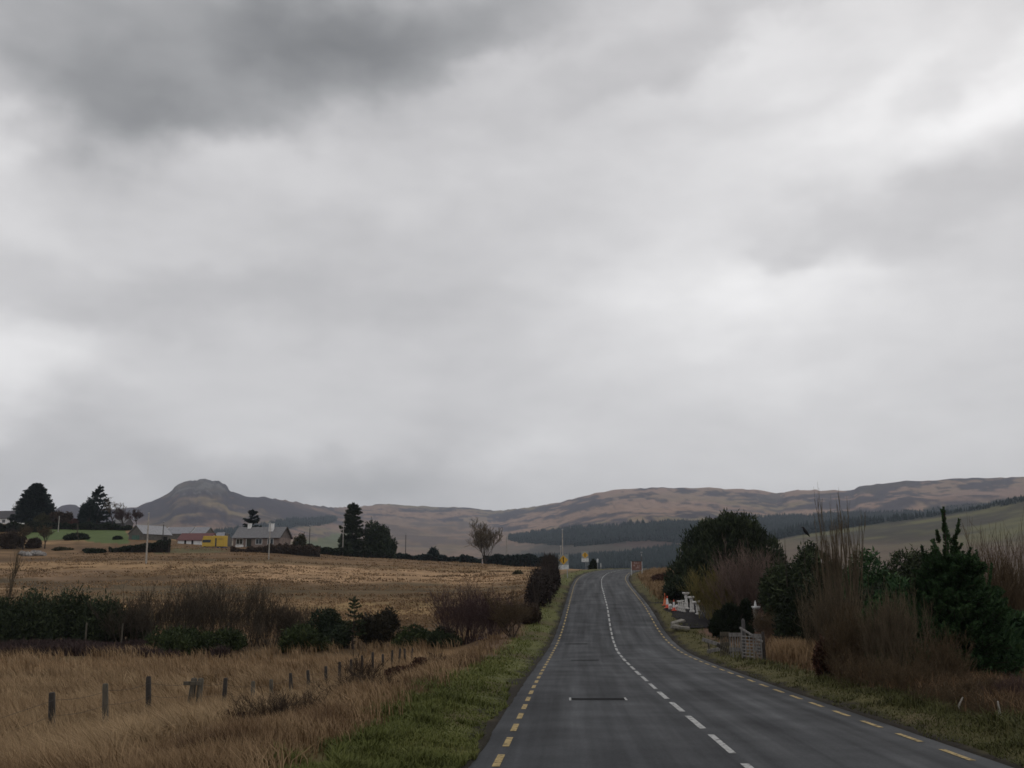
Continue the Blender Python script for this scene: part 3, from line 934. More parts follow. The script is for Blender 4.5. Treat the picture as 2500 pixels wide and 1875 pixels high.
def build_forest():
    rng = np.random.default_rng(5)
    mat = leafy('conifer_plantation', [(.004, .011, .012), (.008, .019, .020), (.015, .029, .027)], .004, .6)
    N = 600000
    az = np.radians(rng.uniform(-20, 32, N)); r = 600 + rng.uniform(0, 1, N) ** 1.0 * 3000
    x = r * np.sin(az); y = r * np.cos(az)
    z = H(x, y); px, row = proj(x, y, z)
    jit = (fbm(x / 60, y / 60, 131, 3) - .5) * 10
    names = [('plantation_forest', 'long dark conifer plantation across the slope beyond the road', 13000), ('valley_forest', 'dark conifer forest filling the valley just beyond the crest', 7000),
             ('hillside_forest', 'narrow dark conifer strip on the hill behind the bungalow', 2500)]
    for P, (nm, lb, mx) in zip(FOREST, names):
        i = np.where(inpoly(px, row + jit, P))[0][:mx]
        n = len(i); h = rng.uniform(7, 14.5, n) * (.75 + .5 * fbm(x[i] / 40, y[i] / 40, 133, 3)) * np.interp(px[i], [2050, 2350], [1, .4]); w = h * rng.uniform(.18, .26, n)
        V = []; T = []
        k = 6
        base = np.stack([x[i], y[i], z[i] - .5], 1)
        off = 0
        for (z0, z1, ws) in ((.05, .62, 1.0), (.38, 1.0, .72)):
            ang = np.arange(k) * 2 * pi / k
            ring = base[:, None, :] + np.stack([np.cos(ang)[None] * (w * ws)[:, None] * rng.uniform(.75, 1.2, (n, k)), np.sin(ang)[None] * (w * ws)[:, None] * rng.uniform(.75, 1.2, (n, k)), (h * z0)[:, None] + rng.uniform(-.3, .3, (n, k))], -1)
            tip = base + np.stack([0 * h, 0 * h, h * z1], 1)
            V.append(np.concatenate([ring, tip[:, None, :]], 1).reshape(-1, 3))
            b0 = off + np.arange(n)[:, None] * (k + 1); kk = np.arange(k)[None]
            T.append(np.stack([b0 + kk, b0 + (kk + 1) % k, np.broadcast_to(b0 + k, (n, k))], -1).reshape(-1, 3))
            off += n * (k + 1)
        o = link(nm, np_mesh(nm, np.concatenate(V), None, np.concatenate(T)), mat)
        tag(o, lb, 'forest', kind='stuff')


build_forest()

# ---------------------------------------------------------------- plants
BARK = solid('dark_bark', (.050, .040, .033), .95, .4, 5, bump=.5, spec=.04)
BARKP = solid('pale_bark', (.13, .105, .085), .95, .35, 5, bump=.4, spec=.04)


def tubes(P0, P1, r0, r1, n=3):
    P0 = np.asarray(P0, float); P1 = np.asarray(P1, float)
    d = P1 - P0; L = np.linalg.norm(d, axis=1, keepdims=True); d = d / np.maximum(L, 1e-6)
    ref = np.where(np.abs(d[:, 2:3]) < .9, np.array([[0, 0, 1.0]]), np.array([[1.0, 0, 0]]))
    a = np.cross(d, ref); a /= np.maximum(np.linalg.norm(a, axis=1, keepdims=True), 1e-6); b = np.cross(d, a)
    V = []
    for P, r in ((P0, r0), (P1, r1)):
        for k in range(n):
            an = 2 * pi * k / n
            V.append(P + np.asarray(r)[:, None] * (a * cos(an) + b * sin(an)))
    V = np.stack(V, 1).reshape(-1, 3)
    o = np.arange(len(P0))[:, None] * (2 * n); k = np.arange(n)[None]
    Q = np.stack([o + k, o + (k + 1) % n, o + n + (k + 1) % n, o + n + k], -1).reshape(-1, 4)
    return V, Q


def skeleton(rng, stems=6, levels=3, kids=(5, 4, 3), up=.25, spread=.6, jit=.25, base=.12, r0=.02, ratio=.62, segs=4, trunk=0.0):
    """normalised bare plant: height about 1; returns arrays of segments with a level"""
    out = []

    def grow(p, d, L, r, lv):
        pts = [p]; dirs = [d]
        n = segs if lv < 2 else max(2, segs - 1)
        for i in range(n):
            d = d + rng.normal(0, jit, 3) * (.6 if lv == 0 else 1); d[2] += up * (.6 if lv else .3)
            d = d / np.linalg.norm(d)
            p = p + d * L / n
            pts.append(p); dirs.append(d)
        for i in range(n):
            out.append((pts[i], pts[i + 1], r * (1 - .75 * i / n), r * (1 - .75 * (i + 1) / n), lv))
        if lv < levels - 1:
            for c in range(kids[lv]):
                t = rng.uniform(.25, 1.0); i = min(int(t * n), n - 1); f = t * n - i
                q = pts[i] * (1 - f) + pts[i + 1] * f
                a = rng.uniform(0, 2 * pi); w = np.array([cos(a), sin(a), rng.uniform(-.1, .5)])
                dd = dirs[i] * rng.uniform(.5, 1) + w * spread * rng.uniform(.6, 1.3); dd /= np.linalg.norm(dd)
                grow(q, dd, L * ratio * rng.uniform(.6, 1.1) * (1.15 - .4 * t), max(r * .5, r0 * .16), lv + 1)
    if trunk:
        p = np.zeros(3); d = np.array([rng.normal(0, .06), rng.normal(0, .06), 1.0])
        for i in range(3):
            q = p + d * trunk / 3; out.append((p, q, r0 * (2.0 - .25 * i), r0 * (1.75 - .25 * i), 0)); p = q
            d = d + rng.normal(0, .08, 3); d /= np.linalg.norm(d)
        top = p
    for s in range(stems):
        a = rng.uniform(0, 2 * pi); e = abs(rng.normal(0, spread))
        d = np.array([cos(a) * e, sin(a) * e, 1.0]); d /= np.linalg.norm(d)
        p = (top + 0) if trunk else np.array([cos(a), sin(a), 0]) * base * rng.uniform(0, 1)
        grow(p, d, (1 - trunk) * rng.uniform(.65, 1), r0 * rng.uniform(.7, 1.2), 0)
    return out


def fit(out, h, hw):
    P0 = np.array([o[0] for o in out]); P1 = np.array([o[1] for o in out])
    hi = np.percentile(P1[:, 2], 99.5); wx = np.percentile(np.hypot(P1[:, 0], P1[:, 1]), 96)
    s = np.array([hw / wx, hw / wx, h / hi])
    lv = np.array([o[4] for o in out])
    return P0 * s, P1 * s, np.array([o[2] for o in out]), np.array([o[3] for o in out]), lv


def rootplate(V, Q, r):
    n = 12; an = np.arange(n) * 2 * pi / n
    rg = [np.stack([np.cos(an) * q, np.sin(an) * q, np.full(n, z)], 1) for q, z in ((r * .6, -.16), (r, -.06), (r * .98, .03), (r * .3, .05), (.01, .05))]
    v = np.concatenate(rg); k = np.arange(n)
    q = np.concatenate([np.stack([i * n + k, i * n + (k + 1) % n, (i + 1) * n + (k + 1) % n, (i + 1) * n + k], 1) for i in range(4)])
    return np.concatenate([V, v]), np.concatenate([Q, q + len(V)])


def bare(name, label, cat, px, Y, top, hw, mats, seed, group=None, sink=0.1, rscale=1.0, split=1, names=('stems', 'twigs'), leafmat=None, leafn=0, **kw):
    """leafless shrub or tree: top and hw are read off the photograph at the plant's distance"""
    rng = np.random.default_rng(seed)
    x, y, z = spot(px, Y)
    h = at(px, top, Y)[2] - z + sink; w = hw / 2443 * Y
    t = thing(name, label, cat, (x, y, z - sink), 0, group)
    P0, P1, ra, rb, lv = fit(skeleton(rng, **kw), h, w)
    ra = ra * h * rscale; rb = rb * h * rscale
    mn = Y * .00011
    ra = np.maximum(ra, mn); rb = np.maximum(rb, mn * .8)
    a = lv < split
    for nm, m, k, n in ((names[0], mats[0], a, 6 if Y < 60 else 4), (names[1], mats[1], ~a, 3)):
        if k.any():
            V, Q = tubes(P0[k], P1[k], ra[k], rb[k], n)
            if nm == 'stems':                     # the root plate the stems rise from
                V, Q = rootplate(V, Q, float(np.hypot(P0[a][:, 0], P0[a][:, 1])[P0[a][:, 2] < 1e-6].max()) + .05)
            link(nm, np_mesh(nm, V, Q, None, True), m, t)
    if leafmat:
        tips = P1[lv >= split]
        c = tips[rng.integers(0, len(tips), leafn)] + rng.normal(0, .05 * h, (leafn, 3))
        V, Q = leaves(rng, c, np.full(leafn, .03 * h), 1.6)
        link('foliage', np_mesh('foliage', V, Q), leafmat, t)
    return t


def leaves(rng, C, size, elong=1.6, up=0.0, outward=None):
    n = len(C)
    a = rng.normal(0, 1, (n, 3)); a[:, 2] += up
    if outward is not None: a = a + outward
    a /= np.linalg.norm(a, axis=1, keepdims=True)
    b = rng.normal(0, 1, (n, 3)); b -= (a * b).sum(1, keepdims=True) * a; b /= np.maximum(np.linalg.norm(b, axis=1, keepdims=True), 1e-6)
    s = np.asarray(size)[:, None]
    V = np.stack([C - a * s * elong * .5, C + b * s * .5, C + a * s * elong * .5, C - b * s * .5], 1).reshape(-1, 3)
    k = np.arange(n)[:, None] * 4 + np.arange(4)[None]
    return V, k


def bush(name, label, cat, px, Y, top, hw, mat, seed, n=2600, lobes=9, leaf=None, up=.4, elong=2.0, group=None, spiky=0.0, flat=1.0, depth=1.0, core=True, sink=.1, parts=('foliage', 'stems'), low=0.0, shape=None):
    """evergreen bush: many leaf sprays through the volume of uneven lobes over stems"""
    rng = np.random.default_rng(seed)
    x, y, z = spot(px, Y)
    h = max(at(px, top, Y)[2] - z + sink, .5); w = hw / 2443 * Y
    leaf = leaf or max(.04, Y * .0016)
    t = thing(name, label, cat, (x, y, z - sink), 0, group)
    Cs = []; Rs = []
    if shape:
        for (lx, lz, lr) in shape:
            Cs.append((lx * w, rng.uniform(-.3, .3) * w * depth, lz * h)); Rs.append((lr * w, lr * w * depth, lr * w * rng.uniform(.9, 1.2)))
    else:
        for i in range(lobes):
            a = rng.uniform(0, 2 * pi); q = rng.uniform(.15, .72) ** .7
            zz = rng.uniform(.25 + low, .80) * (1 - .35 * q)
            r = rng.uniform(.28, .46)
            Cs.append((cos(a) * q * w, sin(a) * q * w * depth, zz * h)); Rs.append((r * w * 1.1, r * w * 1.1 * depth, min(r * h * .8, (1 - zz) * h) * flat + .02))
        Cs.append((rng.normal(0, .15) * w, 0, h * .70)); Rs.append((.42 * w, .42 * w, h * .30))
    Cs = np.array(Cs); Rs = np.array(Rs)
    n = int(n * 2.0)
    vol = Rs.prod(1) ** .6; k = rng.choice(len(Cs), n, p=vol / vol.sum())
    u = rng.normal(0, 1, (n, 3)); u /= np.linalg.norm(u, axis=1, keepdims=True)
    rad = np.where(rng.uniform(0, 1, n) < .7, rng.uniform(.78, 1.03, n), rng.uniform(.2, .85, n))
    rad = rad * (.82 + .42 * vnoise(u[:, 0] * 3.1 + k * 7.3, u[:, 1] * 3.1 + u[:, 2] * 4.7, seed))
    C = Cs[k] + u * rad[:, None] * Rs[k]
    if spiky:
        m = rng.uniform(0, 1, n) < .4
        C[m, 2] += rng.triangular(0, 0, spiky * h * 2.2, m.sum()) * (u[m, 2] > -.2)
    C[:, 2] = np.clip(C[:, 2], .0, h * (1.0 + .25 * bool(spiky)))
    V, Q = leaves(rng, C, leaf * .62 * rng.uniform(.5, 1.6, n), elong * 1.7, up, u * .8)
    link(parts[0], np_mesh(parts[0], V, Q), mat, t)
    # forked stems, all rising from one root ring (a single connected mesh)
    k5 = np.arange(6); an = k5 * 2 * pi / 6; ring = np.stack([np.cos(an), np.sin(an), 0 * an], 1); rs = max(.018, h * .014)
    V = [ring * rs * 2.2 + np.array([0, 0, -.05])]; Q = []
    for i in range(len(Cs)):
        m = np.array([Cs[i, 0] * .35, Cs[i, 1] * .35, Cs[i, 2] * .45]); o = 6 + i * 12
        V += [ring * rs + m, ring * rs * .5 + Cs[i]]
        for p, q in ((0, o), (o, o + 6)):
            Q += [(p + j, p + (j + 1) % 6, q + (j + 1) % 6, q + j) for j in range(6)]
    link(parts[1], np_mesh(parts[1], np.concatenate(V), Q, None, True), BARK, t)
    return t


def conifer(name, label, px, Y, top, hw, mat, seed, group=None, whorls=17, density=1.0, droop=.12, bare_frac=.06, power=.8, ragged=.35, sink=.2, upturn=.25, leafk=1.0, base_row=None):
    """trunk with whorls of sprayed branches"""
    rng = np.random.default_rng(seed)
    x, y, z = spot(px, Y)
    h = at(px, top, Y)[2] - z + sink; w = hw / 2443 * Y
    t = thing(name, label, 'tree', (x, y, z - sink), 0, group)
    zs = np.linspace(0, h, 7); sw = rng.normal(0, .006 * h, (7, 2)); sw[0] = 0
    mb = MB().tube([(sw[i, 0], sw[i, 1], zs[i]) for i in range(7)], [max(.012, h * .016 * (1 - i / 6.3)) for i in range(7)], 7)
    mb.build('trunk', BARK, t)
    B0 = []; B1 = []; LC = []; LD = []
    for i in range(whorls):
        f = bare_frac + (1 - bare_frac) * (i + rng.uniform(-.3, .3)) / whorls
        f = min(max(f, .02), .985)
        L0 = w * (1 - f) ** power * (1.02 + .1 * sin(i * 2.1)) + .02 * h
        nb = max(4, int(7 * density))
        for k in range(nb):
            a = rng.uniform(0, 2 * pi); L = L0 * rng.uniform(1 - ragged, 1.12)
            p0 = np.array([0, 0, f * h]); dz = -droop + upturn * f
            p1 = p0 + np.array([cos(a) * L, sin(a) * L, (dz + rng.normal(0, .08)) * L])
            B0.append(p0); B1.append(p1)
            m = max(5, int((10 + 26 * L / max(w, .1)) * density))
            tt = rng.uniform(.12, 1.05, m) ** .8
            pts = p0[None] + (p1 - p0)[None] * tt[:, None] + rng.normal(0, 1, (m, 3)) * np.array([.11, .11, .12]) * (L * .6 + .05 * w) * (1.15 - .6 * tt[:, None])
            pts[:, 2] += .10 * L * tt ** 2
            LC.append(pts); LD.append(np.repeat(np.array([[cos(a), sin(a), .25]]), m, 0))
    LC.append(np.stack([rng.normal(0, .012 * h, 60), rng.normal(0, .012 * h, 60), h * rng.uniform(.86, 1.0, 60)], 1)); LD.append(np.repeat([[0, 0, 1.0]], 60, 0))
    LC = np.concatenate(LC); LD = np.concatenate(LD)
    V, Q = leaves(rng, LC, np.full(len(LC), max(.05, Y * .0012) * leafk) * rng.uniform(.6, 1.4, len(LC)), 2.4, 0, LD * 1.6)
    B0 = np.array(B0); B1 = np.array(B1)
    r = np.full(len(B0), max(.008, h * .004))
    V2, Q2 = tubes(B0, B1, r, r * .4, 3)
    link('branches', np_mesh('branches', V2, Q2), BARK, t)
    link('crown', np_mesh('crown', V, Q), mat, t)
    return t


def pine_young(name, label, px, Y, top, hw, mat, seed, shoots, nbr=60):
    """open young pine: long bristly shoots standing up from sweeping branches"""
    rng = np.random.default_rng(seed)
    x, y, z = spot(px, Y)
    h = at(px, top, Y)[2] - z; w = hw / 2443 * Y
    t = thing(name, label, 'tree', (x, y, z - .1), 0)
    MB().tube([(0, 0, 0), (.02, 0, h * .3), (-.02, .02, h * .6), (0, 0, h * .97)], [h * .018, h * .014, h * .009, h * .003], 7).build('trunk', BARK, t)
    SH = []          # shoots: list of polylines with a thickness of needles
    B0 = []; B1 = []
    for (lx, z0, ox, z1, th) in shoots:
        SH.append((np.array([lx * w, rng.normal(0, .12) * w, z0 * h]), np.array([ox * w, rng.normal(0, .12) * w, z1 * h]), th))
    for i in range(nbr):
        f = rng.uniform(.04, .74); a = rng.uniform(0, 2 * pi)
        L = w * (1 - .92 * f)* 1.1 * rng.uniform(.5, 1.0)
        p0 = np.array([0, 0, f * h * .9]); p1 = p0 + np.array([cos(a) * L, sin(a) * L, rng.uniform(.05, .35) * L])
        B0.append(p0); B1.append(p1)
        for q in range(6):
            tt = rng.uniform(.3, 1.0); b = p0 + (p1 - p0) * tt
            d = np.array([cos(a + rng.normal(0, .8)), sin(a + rng.normal(0, .8)), rng.uniform(.3, 1.3)]); d /= np.linalg.norm(d)
            SH.append((b, b + d * rng.uniform(.25, .55) * w * .5, .12))
    V = []; Q = []; off = 0
    N0 = []; N1 = []
    for (a, b, th) in SH:
        L = np.linalg.norm(b - a); d = (b - a) / max(L, 1e-6)
        m = int(190 * max(L, .25) / .5)
        tt = rng.uniform(0, 1, m)
        bend = np.array([0, 0, 1.0])
        P = a[None] + (b - a)[None] * tt[:, None]
        q = rng.normal(0, 1, (m, 3)); q -= (q @ d)[:, None] * d[None]; q /= np.maximum(np.linalg.norm(q, axis=1, keepdims=True), 1e-6)
        N0.append(P); N1.append(P + (q * .8 + d[None] * rng.uniform(.4, 1.0, (m, 1))) * th * rng.uniform(.7, 1.3, (m, 1)) * (1.1 - .5 * tt[:, None]))
        B0.append(a); B1.append(b)
    N0 = np.concatenate(N0); N1 = np.concatenate(N1)
    c = (N0 + N1) / 2; ax = N1 - N0; ln = np.linalg.norm(ax, axis=1, keepdims=True); ax = ax / ln
    bb = rng.normal(0, 1, ax.shape); bb -= (bb * ax).sum(1, keepdims=True) * ax; bb /= np.linalg.norm(bb, axis=1, keepdims=True)
    wd = .014
    V = np.stack([N0, c + bb * wd, N1, c - bb * wd], 1).reshape(-1, 3)
    Q = np.arange(len(c))[:, None] * 4 + np.arange(4)[None]
    B0 = np.array(B0); B1 = np.array(B1); r = np.full(len(B0), .012)
    V2, Q2 = tubes(B0, B1, r, r * .6, 4)
    link('branches', np_mesh('branches', V2, Q2), BARK, t)
    link('crown', np_mesh('crown', V, Q), mat, t)
    return t


GORSE = leafy('gorse_green', [(.010, .015, .008), (.021, .030, .014), (.042, .055, .024), (.075, .085, .038)], 1.1, .5)
GORSEY = leafy('bright_gorse', [(.010, .016, .006), (.021, .032, .011), (.042, .056, .018), (.075, .085, .030)], 1.1, .5)
DARKEV = leafy('dark_evergreen', [(.008, .013, .008), (.017, .026, .014), (.034, .046, .022), (.060, .072, .034)], .5, .45)
HEDGEG = leafy('black_green_hedge', [(.005, .008, .004), (.010, .015, .007), (.018, .026, .011), (.030, .040, .018)], .8, .5)
PINEG = leafy('pine_needles', [(.010, .024, .011), (.022, .050, .020), (.042, .080, .029), (.070, .115, .042)], .9, .55)
SPRUCE = leafy('spruce_needles', [(.008, .014, .013), (.016, .026, .023), (.030, .044, .034)], .35, .5)
RUSTL = leafy('dead_bracken', [(.020, .010, .008), (.042, .020, .014), (.075, .036, .022), (.11, .058, .034)], 1.4, .55)
BEECH = leafy('brown_hedge_leaf', [(.011, .008, .007), (.021, .014, .012), (.038, .026, .021)], .7, .55)
PURPL = leafy('purple_twigs', [(.034, .020, .020), (.065, .040, .038), (.105, .068, .060)], .5, .6)
GREYT = leafy('grey_brown_twigs', [(.052, .040, .025), (.108, .083, .053), (.190, .150, .100)], .4, .6)
BROWNT = leafy('brown_twigs', [(.038, .026, .014), (.084, .058, .032), (.145, .105, .062)], .4, .6)
SCRUBT = leafy('dull_scrub_twigs', [(.028, .021, .014), (.062, .048, .033), (.125, .10, .070)], .35, .6)
BROWND = leafy('dark_brown_twigs', [(.022, .015, .011), (.042, .029, .020), (.075, .053, .038)], .5, .6)
PINKT = leafy('pinkish_twigs', [(.075, .050, .042), (.15, .105, .086), (.24, .175, .145)], .4, .6)
WILLOW = leafy('yellow_willow', [(.085, .068, .024), (.165, .135, .045), (.26, .21, .075)], .5, .6)
BROWNL = leafy('brown_shrub_leaf', [(.030, .020, .014), (.055, .037, .025), (.085, .058, .038)], .6, .55)
OLIVE = leafy('olive_shrub', [(.028, .028, .014), (.050, .048, .022), (.080, .074, .036)], .7, .55)
REDL = leafy('reddish_shrub', [(.050, .020, .016), (.085, .034, .026), (.12, .055, .04)], .6, .55)


def build_left_plants():
    G = 'gorse bushes in the belt across the field'
    gorse = [
        ('dark spreading gorse bush cut off by the picture edge', 14, 72, 1466, 74, GORSE), ('tallest dark gorse bush, with a domed uneven top', 92, 72, 1448, 84, GORSE),
        ('broad dark gorse bush beside the tallest gorse', 172, 71.5, 1452, 74, GORSE), ('dark gorse bush with a ragged flat top before the bare thicket', 246, 72, 1462, 66, GORSE),
        ('small gorse bush half hidden by grey bare scrub', 318, 73, 1494, 62, GORSE), ('low bright green gorse bush under the grey scrub', 462, 66, 1536, 84, GORSEY),
        ('low bright gorse bush at the foot of the tall bare scrub', 552, 66.5, 1542, 70, GORSEY), ('small bright green gorse bush beside the dark round bush', 745, 66, 1532, 60, GORSEY)]
    for i, (lb, px, Y, tp, hw, m) in enumerate(gorse):
        bush('gorse_bush', lb, 'bush', px, Y, tp, hw, m, 200 + i, n=5200, lobes=12, up=.9, elong=2.2, group=G, spiky=.12)
    bush('dark_bush', 'rounded dark green bush between gorse and leggy pine', 'bush', 806, 69, 1486, 60, DARKEV, 221, n=4200, spiky=.04)
    bush('dark_bush', 'dark brownish bush standing just beyond the leggy pine', 'bush', 940, 69, 1486, 62, leafy('brown_green_leaf', [(.014, .013, .008), (.028, .024, .014), (.045, .036, .022)], .8, .5), 222, n=4200, spiky=.05)
    bush('dark_bush', 'low dark green bush before the purple thicket', 'bush', 1015, 67.5, 1526, 78, GORSEY, 223, n=3400)
    bush('dark_bush', 'low dark bush touching the purple thicket', 'bush', 1088, 66.5, 1530, 62, GORSE, 224, n=3000)
    # leggy small pine
    conifer('scots_pine', 'small leggy pine with a tufted top in the gorse belt', 866, 68, 1456, 34, GORSE, 226, whorls=9, density=.8, bare_frac=.3, power=.5, ragged=.5, upturn=.5)
    T = 'grey leafless scrub in the gorse belt'
    scr = [('grey leafless scrub growing out of the gorse, the shortest of the thicket', 330, 71, 1448, 96, 11), ('wide grey leafless scrub with pale slanting stems', 420, 70, 1418, 112, 12),
           ('tallest grey leafless scrub, a fine haze of twigs', 510, 72, 1404, 118, 13), ('grey brown leafless scrub beside the tallest scrub', 592, 71, 1416, 108, 14),
           ('grey leafless scrub behind the low bright gorse', 660, 70, 1440, 92, 15), ('thin leafless scrub ending the thicket', 722, 70, 1472, 62, 16)]
    for lb, px, Y, tp, hw, sd in scr:
        bare('bare_scrub', lb, 'shrub', px, Y, tp, hw, (SCRUBT, SCRUBT), sd, group=T, stems=34, kids=(8, 6, 0), levels=3, up=.2, spread=.5, base=.6, r0=.0055, segs=4)
    for k, (lb, px, Y, tp, hw, sd) in enumerate([('purple brown leafless shrub, taller of the dark pair by the verge', 1136, 66, 1424, 98, 31), ('purple brown leafless shrub nearer the verge', 1200, 62, 1440, 68, 32)]):
        bare('purple_shrub', lb, 'shrub', px, Y, tp, hw, (PURPL, PURPL), sd, group='purple leafless shrubs', stems=52, kids=(8, 6, 0), levels=3, up=.22, spread=.45, base=.4, r0=.006)
    bare('roadside_thorn', 'brown leafless thorn bush with a dark forked trunk at the verge', 'shrub', 1252, 57, 1446, 64, (BARK, BROWNT), 33, stems=9, kids=(8, 8, 5), levels=4, up=.15, spread=.6, base=.1, r0=.012)
    bare('bare_sapling', 'thin leafless sapling at the field edge, cut by the frame', 'tree', 8, 73, 1330, 42, (GREYT, GREYT), 34, stems=2, kids=(12, 5, 0), levels=3, up=.12, spread=.35, base=.05, r0=.008)
    bush('brown_bramble', 'brown bramble thicket between the thorn bush and the hedge', 'shrub', 1290, 66, 1476, 36, BROWNL, 35, n=2200, spiky=.08)
    # near roadside
    bare('thorn_shrub', 'dark leafless twiggy shrub standing at the green verge', 'shrub', 884, 23, 1636, 86, (BARK, BROWND), 36, split=0, rscale=1.9, stems=46, kids=(9, 6, 0), levels=3, up=.22, spread=.5, base=.5, r0=.0075)
    bare('thorn_shrub', 'fan of tall bare twigs rising beside the fence posts', 'shrub', 882, 29, 1580, 66, (BROWND, BROWND), 37, split=0, rscale=1.6, stems=14, kids=(7, 5, 0), levels=3, up=.25, spread=.34, base=.1, r0=.007)
    bare('thorn_shrub', 'small leaning leafless twig at the verge edge', 'shrub', 992, 23, 1700, 28, (BARK, BARK), 38, split=0, stems=2, kids=(4, 3, 0), levels=3, up=.2, spread=.5, base=.05, r0=.012)
    bare('thorn_shrub', 'low tangle of bare twigs near the bottom of the picture', 'shrub', 700, 18.5, 1672, 120, (BROWND, BROWND), 39, split=0, rscale=1.5, stems=44, kids=(7, 5, 0), levels=3, up=.2, spread=.5, base=.7, r0=.006)
    bare('thorn_shrub', 'twiggy brown shrub beside the rusty bracken mound', 'shrub', 1058, 37, 1584, 48, (BROWND, BROWND), 40, split=0, rscale=1.5, stems=10, kids=(6, 4, 0), levels=3, up=.2, spread=.5, base=.3, r0=.006)
    bush('bracken_mound', 'largest dark rusty bracken mound at the verge', 'bracken', 985, 32, 1626, 60, RUSTL, 41, n=2600, up=.1, leaf=.06, group='dead bracken mounds')
    bush('bracken_mound', 'dark red bracken clump low in the pale grass', 'bracken', 572, 18.6, 1738, 54, RUSTL, 42, n=2400, up=.3, leaf=.045, elong=3, group='dead bracken mounds')
    bush('bracken_mound', 'small rusty bracken tuft nearer the hedge', 'bracken', 1042, 35, 1606, 36, RUSTL, 43, n=1500, up=.3, leaf=.06, group='dead bracken mounds')
    # hedge at the crest
    def hedge(name, label, Y0, Y1, d, top0, top1, n, mat, sd, wd=1.2):
        rng = np.random.default_rng(sd)
        ss = np.linspace(s_of_y(Y0), s_of_y(Y1), 24)
        P = road_at(ss, np.full(24, d)); zg = H(P[:, 0], P[:, 1])
        hh = np.linspace(top0, top1, 24) * (1 + (vnoise(ss / 2.5, ss * 0, sd) - .5) * .55)
        t = thing(name, label, 'hedge', (P[0, 0], P[0, 1], zg[0]), 0)
        i = rng.integers(0, 23, n); f = rng.uniform(0, 1, n)
        base = P[i] * (1 - f)[:, None] + P[i + 1] * f[:, None]; g = zg[i] * (1 - f) + zg[i + 1] * f; h = hh[i] * (1 - f) + hh[i + 1] * f
        zz = rng.uniform(0, 1, n) ** .8; sd_ = rng.normal(0, .5, n).clip(-1, 1) * wd * (1.05 - .45 * zz ** 2)
        C = np.stack([base[:, 0] + sd_, base[:, 1] + rng.normal(0, .25, n), g + zz * h * rng.uniform(.8, 1.05, n)], 1) - np.array([P[0, 0], P[0, 1], zg[0]])
        V, Q = leaves(rng, C, np.full(n, .10) * rng.uniform(.6, 1.6, n), 2.6, .6)
        link('foliage', np_mesh('foliage', V, Q), mat, t)
        m = 900; j = rng.integers(0, 24, m)
        B0 = np.stack([P[j, 0], P[j, 1] + rng.normal(0, .4, m), zg[j]], 1) - np.array([P[0, 0], P[0, 1], zg[0]])
        B1 = B0 + np.stack([rng.normal(0, .5, m), rng.normal(0, .3, m), hh[j] * rng.uniform(.7, 1.25, m)], 1)
        V, Q = tubes(B0, B1, np.full(m, .02), np.full(m, .008), 4)
        link('stems', np_mesh('stems', V, Q), BARK, t)
    hedge('beech_hedge', 'dark brown beech hedge along the verge below the nearer yellow sign', 76, 120, -5.4, 2.35, 2.05, 15000, BEECH, 51, .95)
    hedge('beech_hedge', 'dark hedge at the crest behind the farther yellow sign', 134, 156, -5.6, 2.3, 2.0, 6000, BEECH, 52, 1.0)
    # ---- far left, houses and trees on the rise
    conifer('spruce_tree', 'broad dark conifer with a double tip beside the white house', 67, 345, 1182, 50, SPRUCE, 61, whorls=26, density=2.0, power=.62, ragged=.25, leafk=1.3, bare_frac=.14)
    conifer('spruce_tree', 'tall open spruce with separate branches above the green field', 223, 345, 1186, 38, SPRUCE, 62, whorls=16, density=1.1, power=.7, ragged=.45, upturn=.5)
    bush('yew_tree', 'dense dark evergreen hugging the open spruce', 'tree', 203, 340, 1222, 22, SPRUCE, 63, n=2600, parts=('crown', 'trunk'), spiky=.05)
    bare('bare_tree', 'leafless tree with a tall feathery top right of the open spruce', 'tree', 262, 345, 1214, 26, (BARK, GREYT), 64, stems=4, kids=(7, 5, 4), levels=4, trunk=.3, spread=.45, r0=.014, names=('trunk', 'crown'))
    bare('bare_tree', 'dense purple leafless tree behind the hedge end', 'tree', 288, 345, 1240, 24, (BARK, PURPL), 65, stems=7, kids=(8, 6, 4), levels=4, trunk=.2, spread=.6, r0=.012, names=('trunk', 'crown'))
    bare('bare_tree', 'round headed leafless tree on a clear trunk above the green shed', 'tree', 321, 330, 1244, 26, (BARK, PURPL), 66, stems=7, kids=(8, 6, 4), levels=4, trunk=.38, spread=.75, r0=.014, names=('trunk', 'crown'))
    bare('bare_tree', 'thin leafless tree behind the white house roof', 'tree', 15, 370, 1222, 22, (BARK, GREYT), 67, stems=5, kids=(6, 5, 0), levels=3, trunk=.3, spread=.4, r0=.010, names=('trunk', 'crown'))
    bush('brown_shrub', 'olive brown shrub under the broad conifer', 'shrub', 88, 338, 1254, 18, OLIVE, 68, n=1500)
    bush('brown_shrub', 'brown shrub beside the white outbuilding', 'shrub', 132, 342, 1250, 26, BROWNL, 69, n=1300, spiky=.1)
    bush('red_shrub', 'reddish shrub on the hedge line under the small round hill', 'shrub', 168, 338, 1268, 16, REDL, 70, n=900)

    def fieldhedge(label, pts, Y, mat, sd, n=2600, cat='hedge', nm='field_hedge', leaf=.35):
        rng = np.random.default_rng(sd); n = n * 2
        x0, y0, z0 = spot(pts[0][0], Y, pts[0][2])
        t = thing(nm, label, cat, (x0, y0, z0 - .2), 0)
        pp = np.array(pts, float)
        px = rng.uniform(pp[0, 0], pp[-1, 0], n); a = np.interp(px, pp[:, 0], pp[:, 1]); b = np.interp(px, pp[:, 0], pp[:, 2])
        yy = Y + rng.normal(0, .9, n)
        x = (px - 1250) / 2443 * yy
        g = H(x, yy)
        ztop = CAMZ + (1400 - a + (fbm(px / 16, px * 0, sd, 3) - .45) * 16) / 2443 * Y
